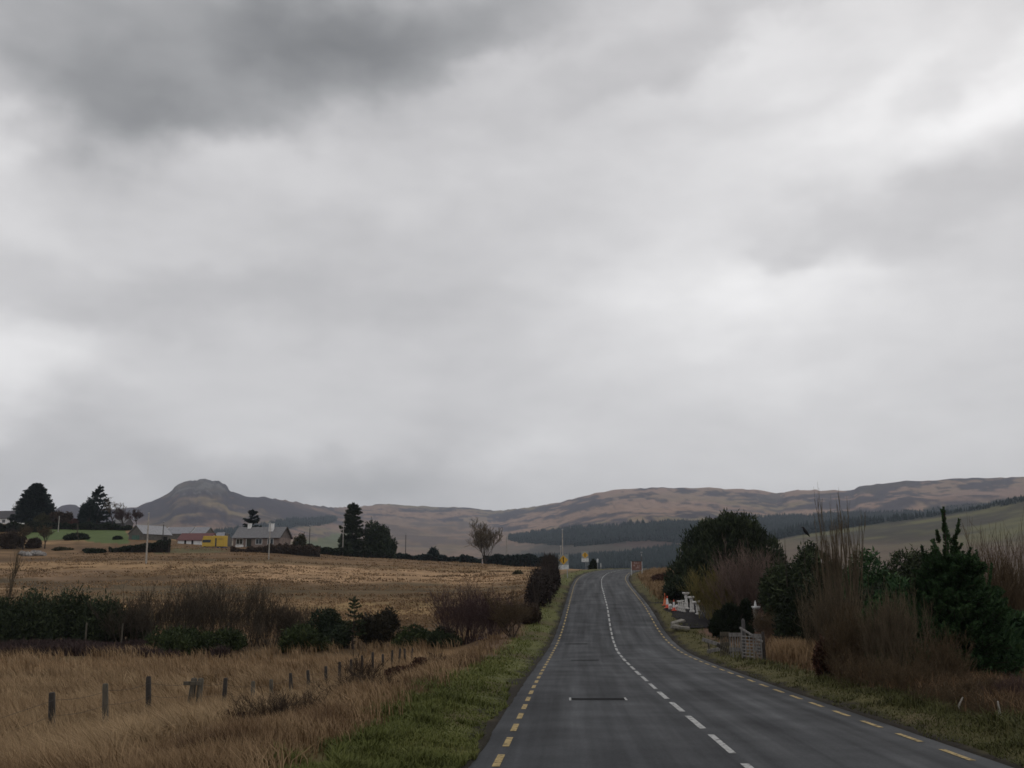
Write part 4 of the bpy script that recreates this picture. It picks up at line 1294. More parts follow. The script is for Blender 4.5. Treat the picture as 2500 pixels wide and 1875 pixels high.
        z = g + (np.maximum(ztop, g + .4) - g) * np.sqrt(rng.uniform(0, 1, n))
        C = np.stack([x, yy, z], 1) - np.array([x0, y0, z0 - .2])
        V, Q = leaves(rng, C, np.full(n, leaf) * rng.uniform(.6, 1.5, n), 1.8, .5)
        link('foliage', np_mesh('foliage', V, Q), mat, t)
        m = 790; k = np.argsort(px)[np.linspace(0, n - 1, 790).astype(int)]
        B1 = C[k]; B0 = np.stack([B1[:, 0], B1[:, 1], g[k] - z0 + .1], 1)
        B0, B1 = np.concatenate([B0, B0[:-1]]), np.concatenate([B1, B0[1:]]); m = len(B0)      # stems joined along the laid hedge bottom
        V, Q = tubes(B0, B1, np.full(m, .05), np.full(m, .03), 4)
        link('stems', np_mesh('stems', V, Q), BARK, t)
    fieldhedge('long dark hedge along the top of the green field', [(50, 1279, 1290), (150, 1279, 1291), (240, 1281, 1292), (315, 1288, 1296)], 318, HEDGEG, 71, 4200)
    fieldhedge('dark ivy hedge in front of the white house', [(-40, 1282, 1310), (30, 1281, 1312), (70, 1283, 1300), (110, 1283, 1300)], 300, HEDGEG, 72, 3000)
    bush('laurel_bush', 'large oval dark bush in the corner of the green field', 'bush', 184, 262, 1303, 38, HEDGEG, 73, n=2200, low=-.1)
    bush('laurel_bush', 'small round dark bush near the green shed', 'bush', 277, 258, 1310, 9, HEDGEG, 74, n=700)
    bush('laurel_bush', 'low dark bush, nearer of two below the brown bank', 'bush', 208, 206, 1341, 18, HEDGEG, 75, n=900)
    bush('laurel_bush', 'low dark bush beside the two below the brown bank', 'bush', 234, 206, 1342, 15, HEDGEG, 76, n=800)
    fieldhedge('low dark hedge in front of the green shed and the utility pole', [(262, 1342, 1352), (300, 1338, 1353), (350, 1331, 1350), (385, 1322, 1340), (412, 1322, 1336)], 208, HEDGEG, 77, 2600, leaf=.22)
    bare('ivy_tree', 'dark leafless tree with a bent trunk below the white house', 'tree', 46, 224, 1280, 30, (BARK, BROWNT), 78, stems=5, kids=(7, 5, 4), levels=4, trunk=.4, spread=.5, r0=.016, names=('trunk', 'crown'), leafmat=OLIVE, leafn=160)
    bare('ivy_tree', 'dark leafless tree with a forked trunk at the green field edge', 'tree', 99, 224, 1282, 24, (BARK, BROWNT), 79, stems=5, kids=(7, 5, 4), levels=4, trunk=.35, spread=.5, r0=.017, names=('trunk', 'crown'), leafmat=OLIVE, leafn=120)
    bush('brown_shrub', 'tall brown scrub at the edge of the picture below the white house', 'shrub', 18, 226, 1300, 34, BROWNL, 80, n=2000, spiky=.08)
    bush('brown_shrub', 'brown scrub between the two forked dark trees', 'shrub', 74, 228, 1316, 22, BROWNL, 81, n=1500, spiky=.08)
    bush('brown_shrub', 'scrubby brown bush right of the stone pile', 'shrub', 140, 215, 1345, 24, OLIVE, 82, n=1200, spiky=.1)
    # around the bungalow
    conifer('spruce_tree', 'dark conifer standing behind the bungalow roof', 607, 275, 1246, 30, SPRUCE, 83, whorls=14, density=1.2, power=.55, ragged=.45, upturn=.6)
    conifer('spruce_tree', 'tall ragged conifer beyond the bungalow, with one-sided branches', 856, 256, 1228, 36, DARKEV, 84, whorls=24, density=1.5, power=.5, ragged=.6, leafk=1.2, bare_frac=.02)
    bush('holly_tree', 'rounded dark tree touching the tall ragged conifer', 'tree', 902, 258, 1272, 42, DARKEV, 85, n=3200, parts=('crown', 'trunk'), spiky=.05)
    bush('holly_tree', 'lower dark bush tapering away from the tall ragged conifer', 'bush', 938, 258, 1304, 32, DARKEV, 86, n=1800, spiky=.06)
    bush('brown_shrub', 'olive shrub against the bungalow gable', 'shrub', 728, 250, 1308, 16, OLIVE, 87, n=1100, spiky=.1)
    fieldhedge('brown bramble bank in front of the bungalow', [(560, 1340, 1350), (620, 1337, 1352), (690, 1330, 1352), (740, 1334, 1350), (780, 1338, 1348)], 214, BROWNL, 88, 2600, 'bramble', 'bramble_bank', .2)
    fieldhedge('dark field hedge running under the tall ragged conifer', [(745, 1333, 1345), (800, 1340, 1352), (850, 1342, 1362), (900, 1344, 1364), (960, 1350, 1366)], 246, HEDGEG, 89, 5000, leaf=.30)
    fieldhedge('low dark hedge on the skyline of the field by the bare tree', [(950, 1354, 1367), (1000, 1357, 1368), (1060, 1359, 1369), (1130, 1362, 1371), (1175, 1365, 1372)], 268, SPRUCE, 90, 2800, leaf=.34)
    fieldhedge('dark conifer hedge beyond the field beside the grey utility pole', [(1180, 1364, 1373), (1230, 1358, 1376), (1270, 1356, 1376), (1330, 1359, 1376), (1360, 1362, 1378)], 275, SPRUCE, 91, 3600, leaf=.34)
    bare('bare_tree', 'large spreading leafless tree alone on the field skyline', 'tree', 1186, 272, 1270, 46, (BARK, GREYT), 92, stems=9, kids=(8, 7, 5), levels=4, trunk=.1, spread=.42, r0=.009, up=.2, names=('trunk', 'crown'))
    bush('blue_conifer', 'small bluish conifer clump on the field skyline', 'bush', 1056, 285, 1341, 17, SPRUCE, 93, n=900, spiky=.08)
    bush('dark_bush', 'little dark bush at the foot of the grey utility pole', 'bush', 1245, 250, 1381, 11, HEDGEG, 94, n=400)
    bush('dark_bush', 'small dark bush in the pale grass near the beech hedge', 'bush', 1268, 165, 1394, 14, OLIVE, 95, n=500)
    bush('dark_bush', 'small dark bush beyond the far yellow sign', 'bush', 1450, 172, 1366, 10, HEDGEG, 96, n=600)
    bare('bare_sapling', 'thin pale sapling in the green field', 'tree', 182, 255, 1276, 8, (BARKP, BARKP), 97, stems=1, kids=(7, 3, 0), levels=3, spread=.5, r0=.014, base=.01)


def build_right_plants():
    B = leafy('big_evergreen', [(.010, .015, .009), (.021, .030, .016), (.040, .052, .025), (.068, .082, .038)], .45, .5)
    bush('cypress_tree', 'largest dark evergreen tree, many upright tips, behind the pillars', 'tree', 1778, 86, 1258, 146, B, 301, n=24000, leaf=.15, up=1.6, elong=2.6, spiky=.03, parts=('crown', 'trunk'), depth=.8,
         shape=[(-.05, .72, .42), (.22, .70, .40), (-.30, .60, .40), (.52, .52, .40), (-.52, .42, .36), (.70, .34, .32), (-.68, .24, .34), (-.80, .12, .26), (0, .42, .60), (.35, .30, .55), (-.35, .22, .5), (.05, .86, .22), (-.22, .80, .2), (.38, .74, .24), (.78, .14, .3)])
    bush('laurel_bush', 'low dark laurel at the foot of the largest evergreen', 'bush', 1662, 83, 1404, 42, B, 302, n=4200, leaf=.14)
    bare('willow_shrub', 'yellow green willow shrub of upright shoots behind the pillars', 'shrub', 1742, 68, 1384, 72, (WILLOW, WILLOW), 303, stems=60, kids=(7, 4, 0), levels=3, up=.35, spread=.30, base=.45, r0=.0065)
    bare('bare_shrub', 'pinkish leafless shrub with a fan of tall twigs before the largest evergreen', 'shrub', 1838, 66, 1334, 112, (PINKT, PINKT), 304, stems=60, kids=(8, 5, 0), levels=3, up=.25, spread=.36, base=.45, r0=.0052)
    bare('bare_shrub', 'brown leafless shrub low around the white sundial', 'shrub', 1866, 57, 1488, 110, (BROWNT, BROWNT), 305, stems=50, kids=(7, 4, 0), levels=3, up=.25, spread=.4, base=.6, r0=.0055)
    bush('clipped_conifer', 'near black clipped conifer with a peaked end beyond the picket fence', 'bush', 1782, 55, 1446, 56, HEDGEG, 306, n=9000, leaf=.10, up=1.4, elong=2.6, spiky=.03, depth=.7,
         shape=[(-.6, .30, .36), (-.2, .36, .42), (.25, .42, .44), (.6, .48, .34), (.62, .70, .22), (-.1, .58, .28), (-.5, .50, .22), (.5, .2, .4)])
    bush('laurel_bush', 'dark glossy bush beside the tall leafless willow', 'bush', 1935, 60, 1376, 92, GORSE, 307, n=9000, leaf=.13)
    bush('laurel_bush', 'dark bush reaching up behind the tall leafless willow', 'bush', 1990, 66, 1330, 82, GORSE, 308, n=8000, leaf=.14, spiky=.02)
    bush('laurel_bush', 'low black green bush under the tall leafless willow', 'bush', 1970, 52, 1430, 104, HEDGEG, 309, n=8000, leaf=.11)
    bush('laurel_bush', 'dark green bush between tall willow and young pine', 'bush', 2150, 54, 1346, 110, PINEG, 310, n=10000, leaf=.13, spiky=.02)
    bush('laurel_bush', 'bushy dark evergreen just behind the young pine', 'bush', 2250, 58, 1346, 110, GORSE, 311, n=10000, leaf=.13, spiky=.02)
    bush('laurel_bush', 'low bluish dark bush before the young pine', 'bush', 2165, 44, 1424, 120, DARKEV, 312, n=10000, leaf=.10)
    bare('tall_willow', 'tallest leafless willow, pale upright stems against the hills', 'tree', 2056, 38, 1216, 76, (GREYT, GREYT), 313, stems=34, kids=(7, 5, 0), levels=3, up=.42, spread=.16, base=.34, r0=.0048, jit=.14, ratio=.5)
    bare('bare_shrub', 'brown twiggy shrub at the foot of the tallest willow', 'shrub', 2020, 36, 1400, 96, (GREYT, GREYT), 314, stems=60, kids=(7, 4, 0), levels=3, up=.3, spread=.32, base=.5, r0=.005)
    S = [(0, .70, .0, 1.0, .095), (0, .80, .0, .99, .085), (-.03, .80, -.11, .87, .10), (-.11, .85, -.14, .93, .09), (.03, .79, .12, .87, .10), (.12, .85, .18, .93, .09), (-.08, .72, -.25, .76, .09), (-.25, .75, -.29, .81, .08),
         (-.10, .72, -.16, .82, .08), (.06, .74, .11, .85, .09), (.10, .72, .18, .82, .09), (.12, .70, .15, .79, .09), (-.3, .66, -.42, .78, .09), (.2, .66, .32, .77, .09), (-.15, .64, -.2, .78, .10), (0, .6, .03, .78, .11), (.1, .6, .08, .8, .1), (-.06, .66, -.05, .82, .09)]
    pine_young('young_pine', 'dark young pine with a tall leader and candle-like shoots', 2322, 29, 1230, 160, PINEG, 315, S, 230)
    pine_young('young_pine', 'smaller dark pine tucked against the tall young pine', 2396, 33, 1336, 104, PINEG, 316, [(0, .6, .0, 1.0, .10), (.0, .6, .3, .9, .1), (0, .55, -.4, .86, .1)], 150)
    bush('pine_shrub', 'low dark green pine scrub at the foot of the young pines', 'bush', 2400, 31, 1470, 120, PINEG, 318, n=9000, leaf=.12, up=.8, elong=3)
    bush('pine_shrub', 'dark green pine scrub between the tall willow and the young pine', 'bush', 2200, 33, 1420, 110, PINEG, 319, n=9000, leaf=.12, up=.8, elong=3)
    bare('bare_shrub', 'large brown leafless thicket filling the picture edge beyond the pines', 'shrub', 2470, 36, 1296, 140, (BROWNT, BROWNT), 317, stems=80, kids=(9, 6, 0), levels=3, up=.25, spread=.45, base=.7, r0=.004)
    fr = [('brown leafless roadside shrub nearest the pale grass patch', 2078, 27, 1478, 78, 321, BROWNT), ('tallest brown roadside shrub in front of the young pine', 2176, 25.5, 1436, 86, 322, GREYT),
          ('brown roadside shrub across the foot of the young pine', 2282, 22.5, 1540, 84, 323, BROWNT), ('low brown roadside shrub below the smaller pine', 2382, 20, 1640, 84, 324, BROWNT),
          ('brown roadside shrub cut off by the picture edge', 2488, 19, 1650, 84, 325, PURPL)]
    for lb, px, Y, tp, hw, sd, m in fr:
        bare('roadside_shrub', lb, 'shrub', px, Y, tp, hw, (m, m), sd, group='brown leafless shrubs along the far verge', stems=54, kids=(8, 6, 0), levels=3, up=.24, spread=.34, base=.6, r0=.0036)
    bush('undergrowth_clump', 'dead brown bracken clump with a dark hollow beside the pale grass', 'bracken', 2008, 28.5, 1566, 34, RUSTL, 331, n=3600, leaf=.06, elong=3, spiky=.1)
    bl = [('low brown undergrowth at the foot of the shrub beside the pale grass', 2110, 24.5, 1590, 110, BROWNT, 332), ('low brown undergrowth below the tallest roadside shrub', 2215, 22, 1606, 110, BROWNT, 335),
          ('low dark brown undergrowth below the young pine', 2310, 19.5, 1660, 110, BROWNT, 333), ('low dark brown undergrowth by the leaning pale stick', 2440, 17.5, 1690, 130, BROWNT, 334)]
    for lb, px, Y, tp, hw, m, sd in bl:
        bare('undergrowth_clump', lb, 'undergrowth', px, Y, tp, hw, (m, m), sd, split=0, group='low undergrowth under the far shrubs', stems=64, kids=(6, 5, 0), levels=3, up=.25, spread=.5, base=.8, r0=.006)
    bare('bare_sapling', 'slim bare sapling carrying the perched black bird', 'tree', 1972, 56, 1297, 6, (BARK, BARK), 341, stems=1, kids=(2, 0, 0), levels=2, spread=.3, r0=.006, base=.01, jit=.05)
    bare('bare_sapling', 'slim bare stem right of the largest evergreen', 'tree', 1926, 58, 1302, 8, (BARK, BARK), 342, stems=1, kids=(3, 0, 0), levels=2, spread=.3, r0=.006, base=.01, jit=.05)
    bush('bracken_mound', 'reddish brown bracken bank inside the bend below the red sign', 'bracken', 1622, 112, 1398, 46, RUSTL, 343, n=3200, leaf=.14, flat=.8)
    bush('bracken_mound', 'brown bracken between the driveway and the largest evergreen', 'bracken', 1640, 96, 1432, 40, BROWNL, 344, n=2600, leaf=.12)


build_left_plants()
build_right_plants()

# ---------------------------------------------------------------- built things
WOOD = solid('weathered_wood', (.095, .082, .062), .9, .4, 7, c2=(.045, .042, .030), bump=.5, stretch=(3, 3, .5))
DWOOD = solid('dark_wood', (.045, .038, .032), .9, .4, 8, bump=.5)
GREYW = solid('silvered_wood', (.215, .205, .195), .9, .4, 7, spec=.08, c2=(.10, .095, .088), bump=.4, stretch=(3, 3, .6))
POLE = solid('pale_pole_wood', (.36, .335, .30), .85, .3, 3, bump=.3)
POLED = solid('dark_pole_wood', (.085, .080, .078), .85, .3, 3)
GALV = solid('galvanised_steel', (.33, .34, .35), .5, .2, 8, metal=.4)
WIRE = solid('rusty_wire', (.07, .055, .045), .7, .3, 8)
WHITEP = solid('dull_white_paint', (.60, .61, .61), .5, .2, 5, c2=(.36, .38, .37))
BOARD = solid('grey_sign_board', (.27, .29, .28), .5, .18, 5)
AMBER = solid('amber_sign_face', (.62, .36, .04), .5, .15, 4)
BLACK = solid('black_sign_paint', (.018, .012, .008), .6, .2, 6)
REDB = solid('faded_red_board', (.180, .092, .072), .6, .25, 6)
CONC = solid('cast_concrete', (.60, .58, .55), .9, .25, 7, c2=(.30, .285, .26), bump=.5)
CONCD = solid('mossy_concrete', (.19, .175, .15), .9, .4, 6, c2=(.075, .075, .05), bump=.6)
ORANGE = solid('orange_plastic', (.62, .085, .045), .5, .2, 6)
ORANGED = solid('faded_orange_plastic', (.50, .13, .05), .6, .2, 6)
CONEW = solid('white_reflective_sleeve', (.66, .65, .63), .5, .15, 6)
RENDER = solid('pinkish_render', (.215, .165, .140), .9, .2, 1.2, c2=(.15, .115, .10))
RENDERG = solid('grey_gable_render', (.135, .112, .100), .9, .2, 1.2)
WHITEW = solid('whitewash', (.78, .78, .77), .85, .1, 1.0, c2=(.56, .56, .55))
SLATE = solid('grey_slate', (.150, .146, .148), .6, .25, 2.5)
SLATED = solid('dark_slate', (.060, .055, .060), .6, .25, 2.5)
REDROOF = solid('dark_red_sheeting', (.115, .038, .036), .6, .25, 2.0)
TINROOF = solid('grey_tin_sheeting', (.21, .21, .225), .5, .2, 1.5)
BOARDS = solid('grey_shed_boards', (.120, .112, .100), .9, .3, 2.0)
GREEND = solid('faded_green_doors', (.070, .130, .105), .8, .3, 2.0)
GLASS = solid('dark_window_glass', (.022, .030, .034), .1, .2, 3, spec=.5)
DARKIN = solid('dark_opening', (.008, .008, .009), .9, .2, 3)
YEL = solid('yellow_vehicle_paint', (.56, .37, .055), .4, .12, 2)
BLUEP = solid('blue_chassis_paint', (.030, .045, .15), .5, .2, 3)
TYRE = solid('black_tyre_rubber', (.015, .015, .015), .9, .2, 6)
STONE = solid('pale_field_stone', (.25, .235, .22), .95, .4, 1.6, c2=(.10, .095, .09), bump=.6)
CROWB = solid('black_feathers', (.008, .008, .011), .5, .2, 20)


def zrow(row, Y, px=1250):
    return at(px, row, Y)[2]


def build_fence():
    rng = random.Random(8)
    cols = [139, 269, 372, 462, 548, 619, 667, 714.5, 757.5, 797.6, 830.5, 860.6, 889, 911.6, 936, 958, 974, 990, 1005]
    tops = [1689, 1668, 1651, 1655, 1655, 1663, 1658, 1643, 1636, 1626, 1616, 1609, 1600, 1592, 1597, 1587, 1583, 1583, 1583]
    pts = []
    for i, (px, tp) in enumerate(zip(cols, tops)):
        Y = (8.7 + i) * 2.2
        x, y, z = spot(px, Y, tp); pts.append((x, y, z, zrow(tp, Y, px)))
    x0, y0, z0, _ = pts[0]
    t = thing('wire_fence', 'old wire fence on weathered wooden posts through the pale grass', 'fence', (x0, y0, z0))
    for i, (x, y, z, zt) in enumerate(pts):
        mb = MB(); a = rng.uniform(-.09, .09); b = rng.uniform(-.06, .06); w = .115 if i != 3 else .15
        h = max(zt - z, .55)
        def post(ox, hh, w):
            mb.lathe([(w * .55, -.3), (w * .55, hh * .5), (w * .5, hh - .03), (w * .38, hh)], 8, (0, 0, 0))
        post(0, h, w)
        o = mb.build('post', DWOOD if i in (0, 2, 4) or i > 6 else WOOD, t, (x - x0, y - y0, z - z0)); o.rotation_euler = (b, a, 0)
        if i == 3:                                   # the doubled straining post
            o2 = MB().lathe([(.075, -.3), (.075, h * .5), (.07, h - .02), (.05, h)], 8).build('post', WOOD, t, (x - x0 + .22, y - y0 + .05, z - z0 - .01)); o2.rotation_euler = (0, .05, 0)
            MB().box((0, 0, 0), (.42, .05, .09)).build('rail', WOOD, t, (x - x0 + .11, y - y0 - .1, z - z0 + h - .12))
    # grass grown up round the posts
    rng2 = np.random.default_rng(77)
    bx = np.concatenate([rng2.normal(p[0], .26, 170) for p in pts[:6]]); by = np.concatenate([p[1] - .06 - abs(rng2.normal(0, .35, 170)) for p in pts[:6]])
    hh = rng2.uniform(.35, 1.0, len(bx)) * np.interp(by, [18, 45], [1.1, .8])
    grass_obj('fence_grass', bx, by, hh, .008 + .00045 * by, bpy.data.materials['tussock_grass'], 'dead grass grown up around the posts of the wire fence', rng2, (.1, .6), (2.8, 1.0))
    for k, fr in enumerate((.14, .42)):
        P = []
        for i in range(len(pts) - 1):
            a, b = pts[i], pts[i + 1]
            for q in range(4):
                f = q / 4
                P.append((a[0] * (1 - f) + b[0] * f - x0, a[1] * (1 - f) + b[1] * f - y0 - .07, (a[3] - fr) * (1 - f) + (b[3] - fr) * f - z0 - .05 * sin(f * pi)))
        e = pts[0]; n = pts[1]
        P.insert(0, (e[0] - (n[0] - e[0]) * 1.6 - x0, e[1] - (n[1] - e[1]) * 1.6 - y0, e[3] - fr - .15 - z0))
        MB().tube(P, .0035, 4, True).build('wire', DWOOD, t)
    # gorse belt stakes
    for px, tp, Y in ((212, 1520, 69), (300, 1522, 69)):
        x, y, z = spot(px, Y, tp)
        o = MB().lathe([(.06, -.2), (.055, zrow(tp, Y) - z - .03), (.04, zrow(tp, Y) - z)], 7).build('fence_stake', WOOD, None, (x, y, z))
        tag(o, 'weathered stake in the brown gap of the gorse belt, ' + ('by the dark gorse' if px < 250 else 'by the grey scrub'), 'stake', 'stakes in the gorse belt')


def warning_sign(label, px, Y, rows, hwpx, posts, tilt, base_row):
    top, mid, bot = rows
    x, y, _ = at(px, bot, Y)
    zg = gz(x, y); zb = zrow(bot, Y); zt = zrow(top, Y); zm = zrow(mid, Y)
    w = hwpx * 2 / 2443 * Y
    t = thing('warning_sign', label, 'road sign', (x, y, zg), 0, 'yellow diamond warning signs by the bend')
    z = lambda q: q - zg
    MB().box((0, 0, (z(zm) + z(zt)) / 2), (w, .03, zt - zm)).build('backing_board', BOARD, t, bevel=.01)
    MB().box((0, -.002, (z(zb) + z(zm)) / 2 - .004), (w, .03, zm - zb - .01)).build('information_plate', WHITEP, t, bevel=.01)
    c = (z(zm) + z(zt)) / 2 - .04; r = w * .46; rv = (zt - zm) * .46
    d = MB().prism([(-r, -.020, c), (0, -.020, c - rv), (r, -.020, c), (0, -.020, c + rv)], (0, -.012, 0)).build('diamond_face', AMBER, t)
    MB().prism([(-.07, -.036, c - rv * .55), (.07, -.036, c - rv * .60), (.05, -.036, c + rv * .1), (.085, -.036, c + rv * .5), (-.02, -.036, c + rv * .72), (-.085, -.036, c + rv * .45)], (0, -.006, 0)).build('symbol', BLACK, d)
    for ox in posts:
        MB().tube([(ox * w, .06, -.4), (ox * w, .06, z(zt) - .05)], .045, 8).build('post', GALV, t)
    t.rotation_euler = (0, tilt, 0)
    return t


def build_signs():
    warning_sign('larger yellow diamond warning sign on a grey board above the beech hedge', 1377, 127, (1354, 1379, 1390), 12.5, (.34,), -.03, 1409)
    warning_sign('smaller yellow diamond warning sign on two posts near the crest', 1428.5, 172, (1346.5, 1363, 1372), 8.6, (.12, .40), 0, 1384)
    # red board
    Y = 135; px = 1554.5
    x, y, _ = at(px, 1390, Y); zg = gz(x, y)
    t = thing('red_board_sign', 'faded red roadworks board between two white edge posts', 'road sign', (x, y, zg))
    zb, zt = zrow(1392, Y) - zg, zrow(1371, Y) - zg; w = 25 / 2443 * Y
    bd = MB().box((0, 0, (zb + zt) / 2), (w, .03, zt - zb), ).build('board', REDB, t)
    rng = random.Random(3)
    mb = MB()
    for (a, b, c, d) in ((-.20, .86, .035, .22), (-.12, .80, .03, .14), (-.02, .84, .03, .2), (.05, .8, .03, .12), (.2, .83, .03, .16), (-.3, .55, .03, .14), (-.22, .55, .04, .2), (.12, .42, .05, .36), (.05, .3, .03, .2), (-.05, .25, .03, .2), (.3, .5, .03, .2), (.22, .28, .03, .16)):
        mb.box((a * w, -.018, zb + (zt - zb) * b), (c * w * 1.5, .006, d * (zt - zb)))
    mb.build('faded_marks', solid('faded_marking', (.34, .26, .24), .6, .2, 8), bd)
    for s in (-1, 1):
        MB().box((s * (w / 2 + .03), -.01, zt / 2 - .08), (.06, .06, zt + .2)).build('post', WHITEP, t)
    MB().box((0, -.004, zt + .03), (w + .1, .045, .07)).build('top_rail', DWOOD, t)
    # small signs beyond the crest
    for (px, top, bot, Y, lb, wd) in ((1459, 1364, 1383, 168, 'small narrow roadside marker with a pale face beyond the yellow signs', .32), (1467, 1375, 1384, 166, 'short thin marker post at the outside of the bend', .12)):
        x, y, _ = at(px, bot, Y); zg = gz(x, y); zt = zrow(top, Y) - zg
        t = thing('marker_post', lb, 'marker post', (x, y, zg), 0)
        MB().tube([(0, 0, -.3), (0, 0, zt)], .04, 8).build('post', GALV, t)
        MB().box((0, -.045, zt - .32), (wd, .03, .62), 0, .8).build('marker_face', WHITEP, t, bevel=.01)


def pole(label, px, Y, top, mat, r=.13, lean=0.0, arm=False, group='wooden utility poles', name='utility_pole'):
    x, y, z = spot(px, Y, top)
    h = zrow(top, Y, px) - z
    t = thing(name, label, 'utility pole', (x, y, z), 0, group)
    MB().tube([(0, 0, -.4), (lean * .5 * h, 0, h * .5), (lean * h, 0, h)], [r, r * .88, r * .72], 10).build('post', mat, t)
    a = MB().box((lean * h, -r * .8, h - .45), (.14, .1, .5)); a.build('bracket', GALV, t)
    for k in range(2):
        MB().lathe([(.03, 0), (.055, .03), (.03, .07), (.055, .11), (.02, .16)], 8, (lean * h + (-.09 if k else .09), -r * .4, h - .02)).build('insulator', WHITEP, t)
    return t


def build_poles():
    pole('tallest pale utility pole in front of the green shed', 365, 170, 1253, POLE, .15, -.012)
    pole('pale utility pole at the edge of the green field', 145, 300, 1261, POLE, .14)
    pole('dark utility pole between green shed and red roofed shed', 400, 252, 1274, POLED, .13)
    pole('pale utility pole in front of the bungalow door side', 660, 186, 1276, POLE, .12)
    pole('dark slim utility pole beside the bungalow gable', 757, 258, 1284, POLED, .13)
    pole('grey utility pole standing before the tall ragged conifer', 839, 247, 1272, POLE, .13)
    pole('thin utility pole on the field skyline past the ragged conifer', 991, 285, 1300, POLED, .14)
    pole('pale utility pole on the field skyline past the spreading bare tree', 1239, 278, 1310, POLE, .15, -.03)
    pole('tall grey utility pole behind the larger yellow sign', 1373, 185, 1293, POLE, .12)
    pole('slim grey post close behind the larger yellow sign', 1368.5, 190, 1334, POLE, .09)
    pole('thin grey utility pole behind the red board', 1566, 190, 1349, POLED, .10)
    pole('thin white utility pole showing beside the largest evergreen', 1661, 150, 1329, POLE, .08)


def house(name, label, px0, px1, Y, eave_row, ridge_row, depth, wall, roof, rz=0.0, gable=None, overhang=.25, cat='house', base_row=None, hip=0.0):
    """long house; front along x, ridge along x. returns root, (L, eave, ridge)"""
    pc = (px0 + px1) / 2
    x, y, _ = at(pc, eave_row, Y)
    L = (px1 - px0) / 2443 * Y
    z = gz(x, y) if base_row is None else zrow(base_row, Y)
    e = zrow(eave_row, Y) - z; r = zrow(ridge_row, Y + depth / 2) - z
    t = thing(name, label, cat, (x, y, z), rz)
    D = depth
    mb = MB()
    mb.box((0, D / 2, e / 2 - .3), (L, D, e + .6)); mb.build('wall', wall, t)
    for s in (-1, 1):
        MB().prism([(s * L / 2, 0.0, e), (s * L / 2, D, e), (s * L / 2, D / 2, r)], (-s * .25, 0, 0)).build('gable', gable or wall, t)
    o = overhang
    sl = (r - e) / (D / 2); th = .14
    mb = MB()
    for sgn in (0, 1):
        yy0 = -o if sgn == 0 else D + o
        zz0 = e - o * sl
        pts = [(-L / 2 - o, yy0, zz0), (L / 2 + o, yy0, zz0), (L / 2 + o - hip, D / 2, r), (-L / 2 - o + hip, D / 2, r)]
        mb.prism(pts if sgn == 0 else pts[::-1], (0, 0, th))
    rf = mb.build('roof', roof, t)
    return t, rf, L, e, r


def window(t, x, z0, z1, w, frame, glass=None, y=0.0, name='window', sur=.12):
    fr = MB().box((x, y - .03, (z0 + z1) / 2), (w + 2 * sur, .08, z1 - z0 + 2 * sur)).build(name, frame, t)
    MB().box((x, y - .06, (z0 + z1) / 2), (w, .05, z1 - z0)).build('pane', glass or GLASS, fr)
    MB().box((x, y - .09, (z0 + z1) / 2), (.06, .04, z1 - z0)).build('mullion', frame, fr)
    return fr


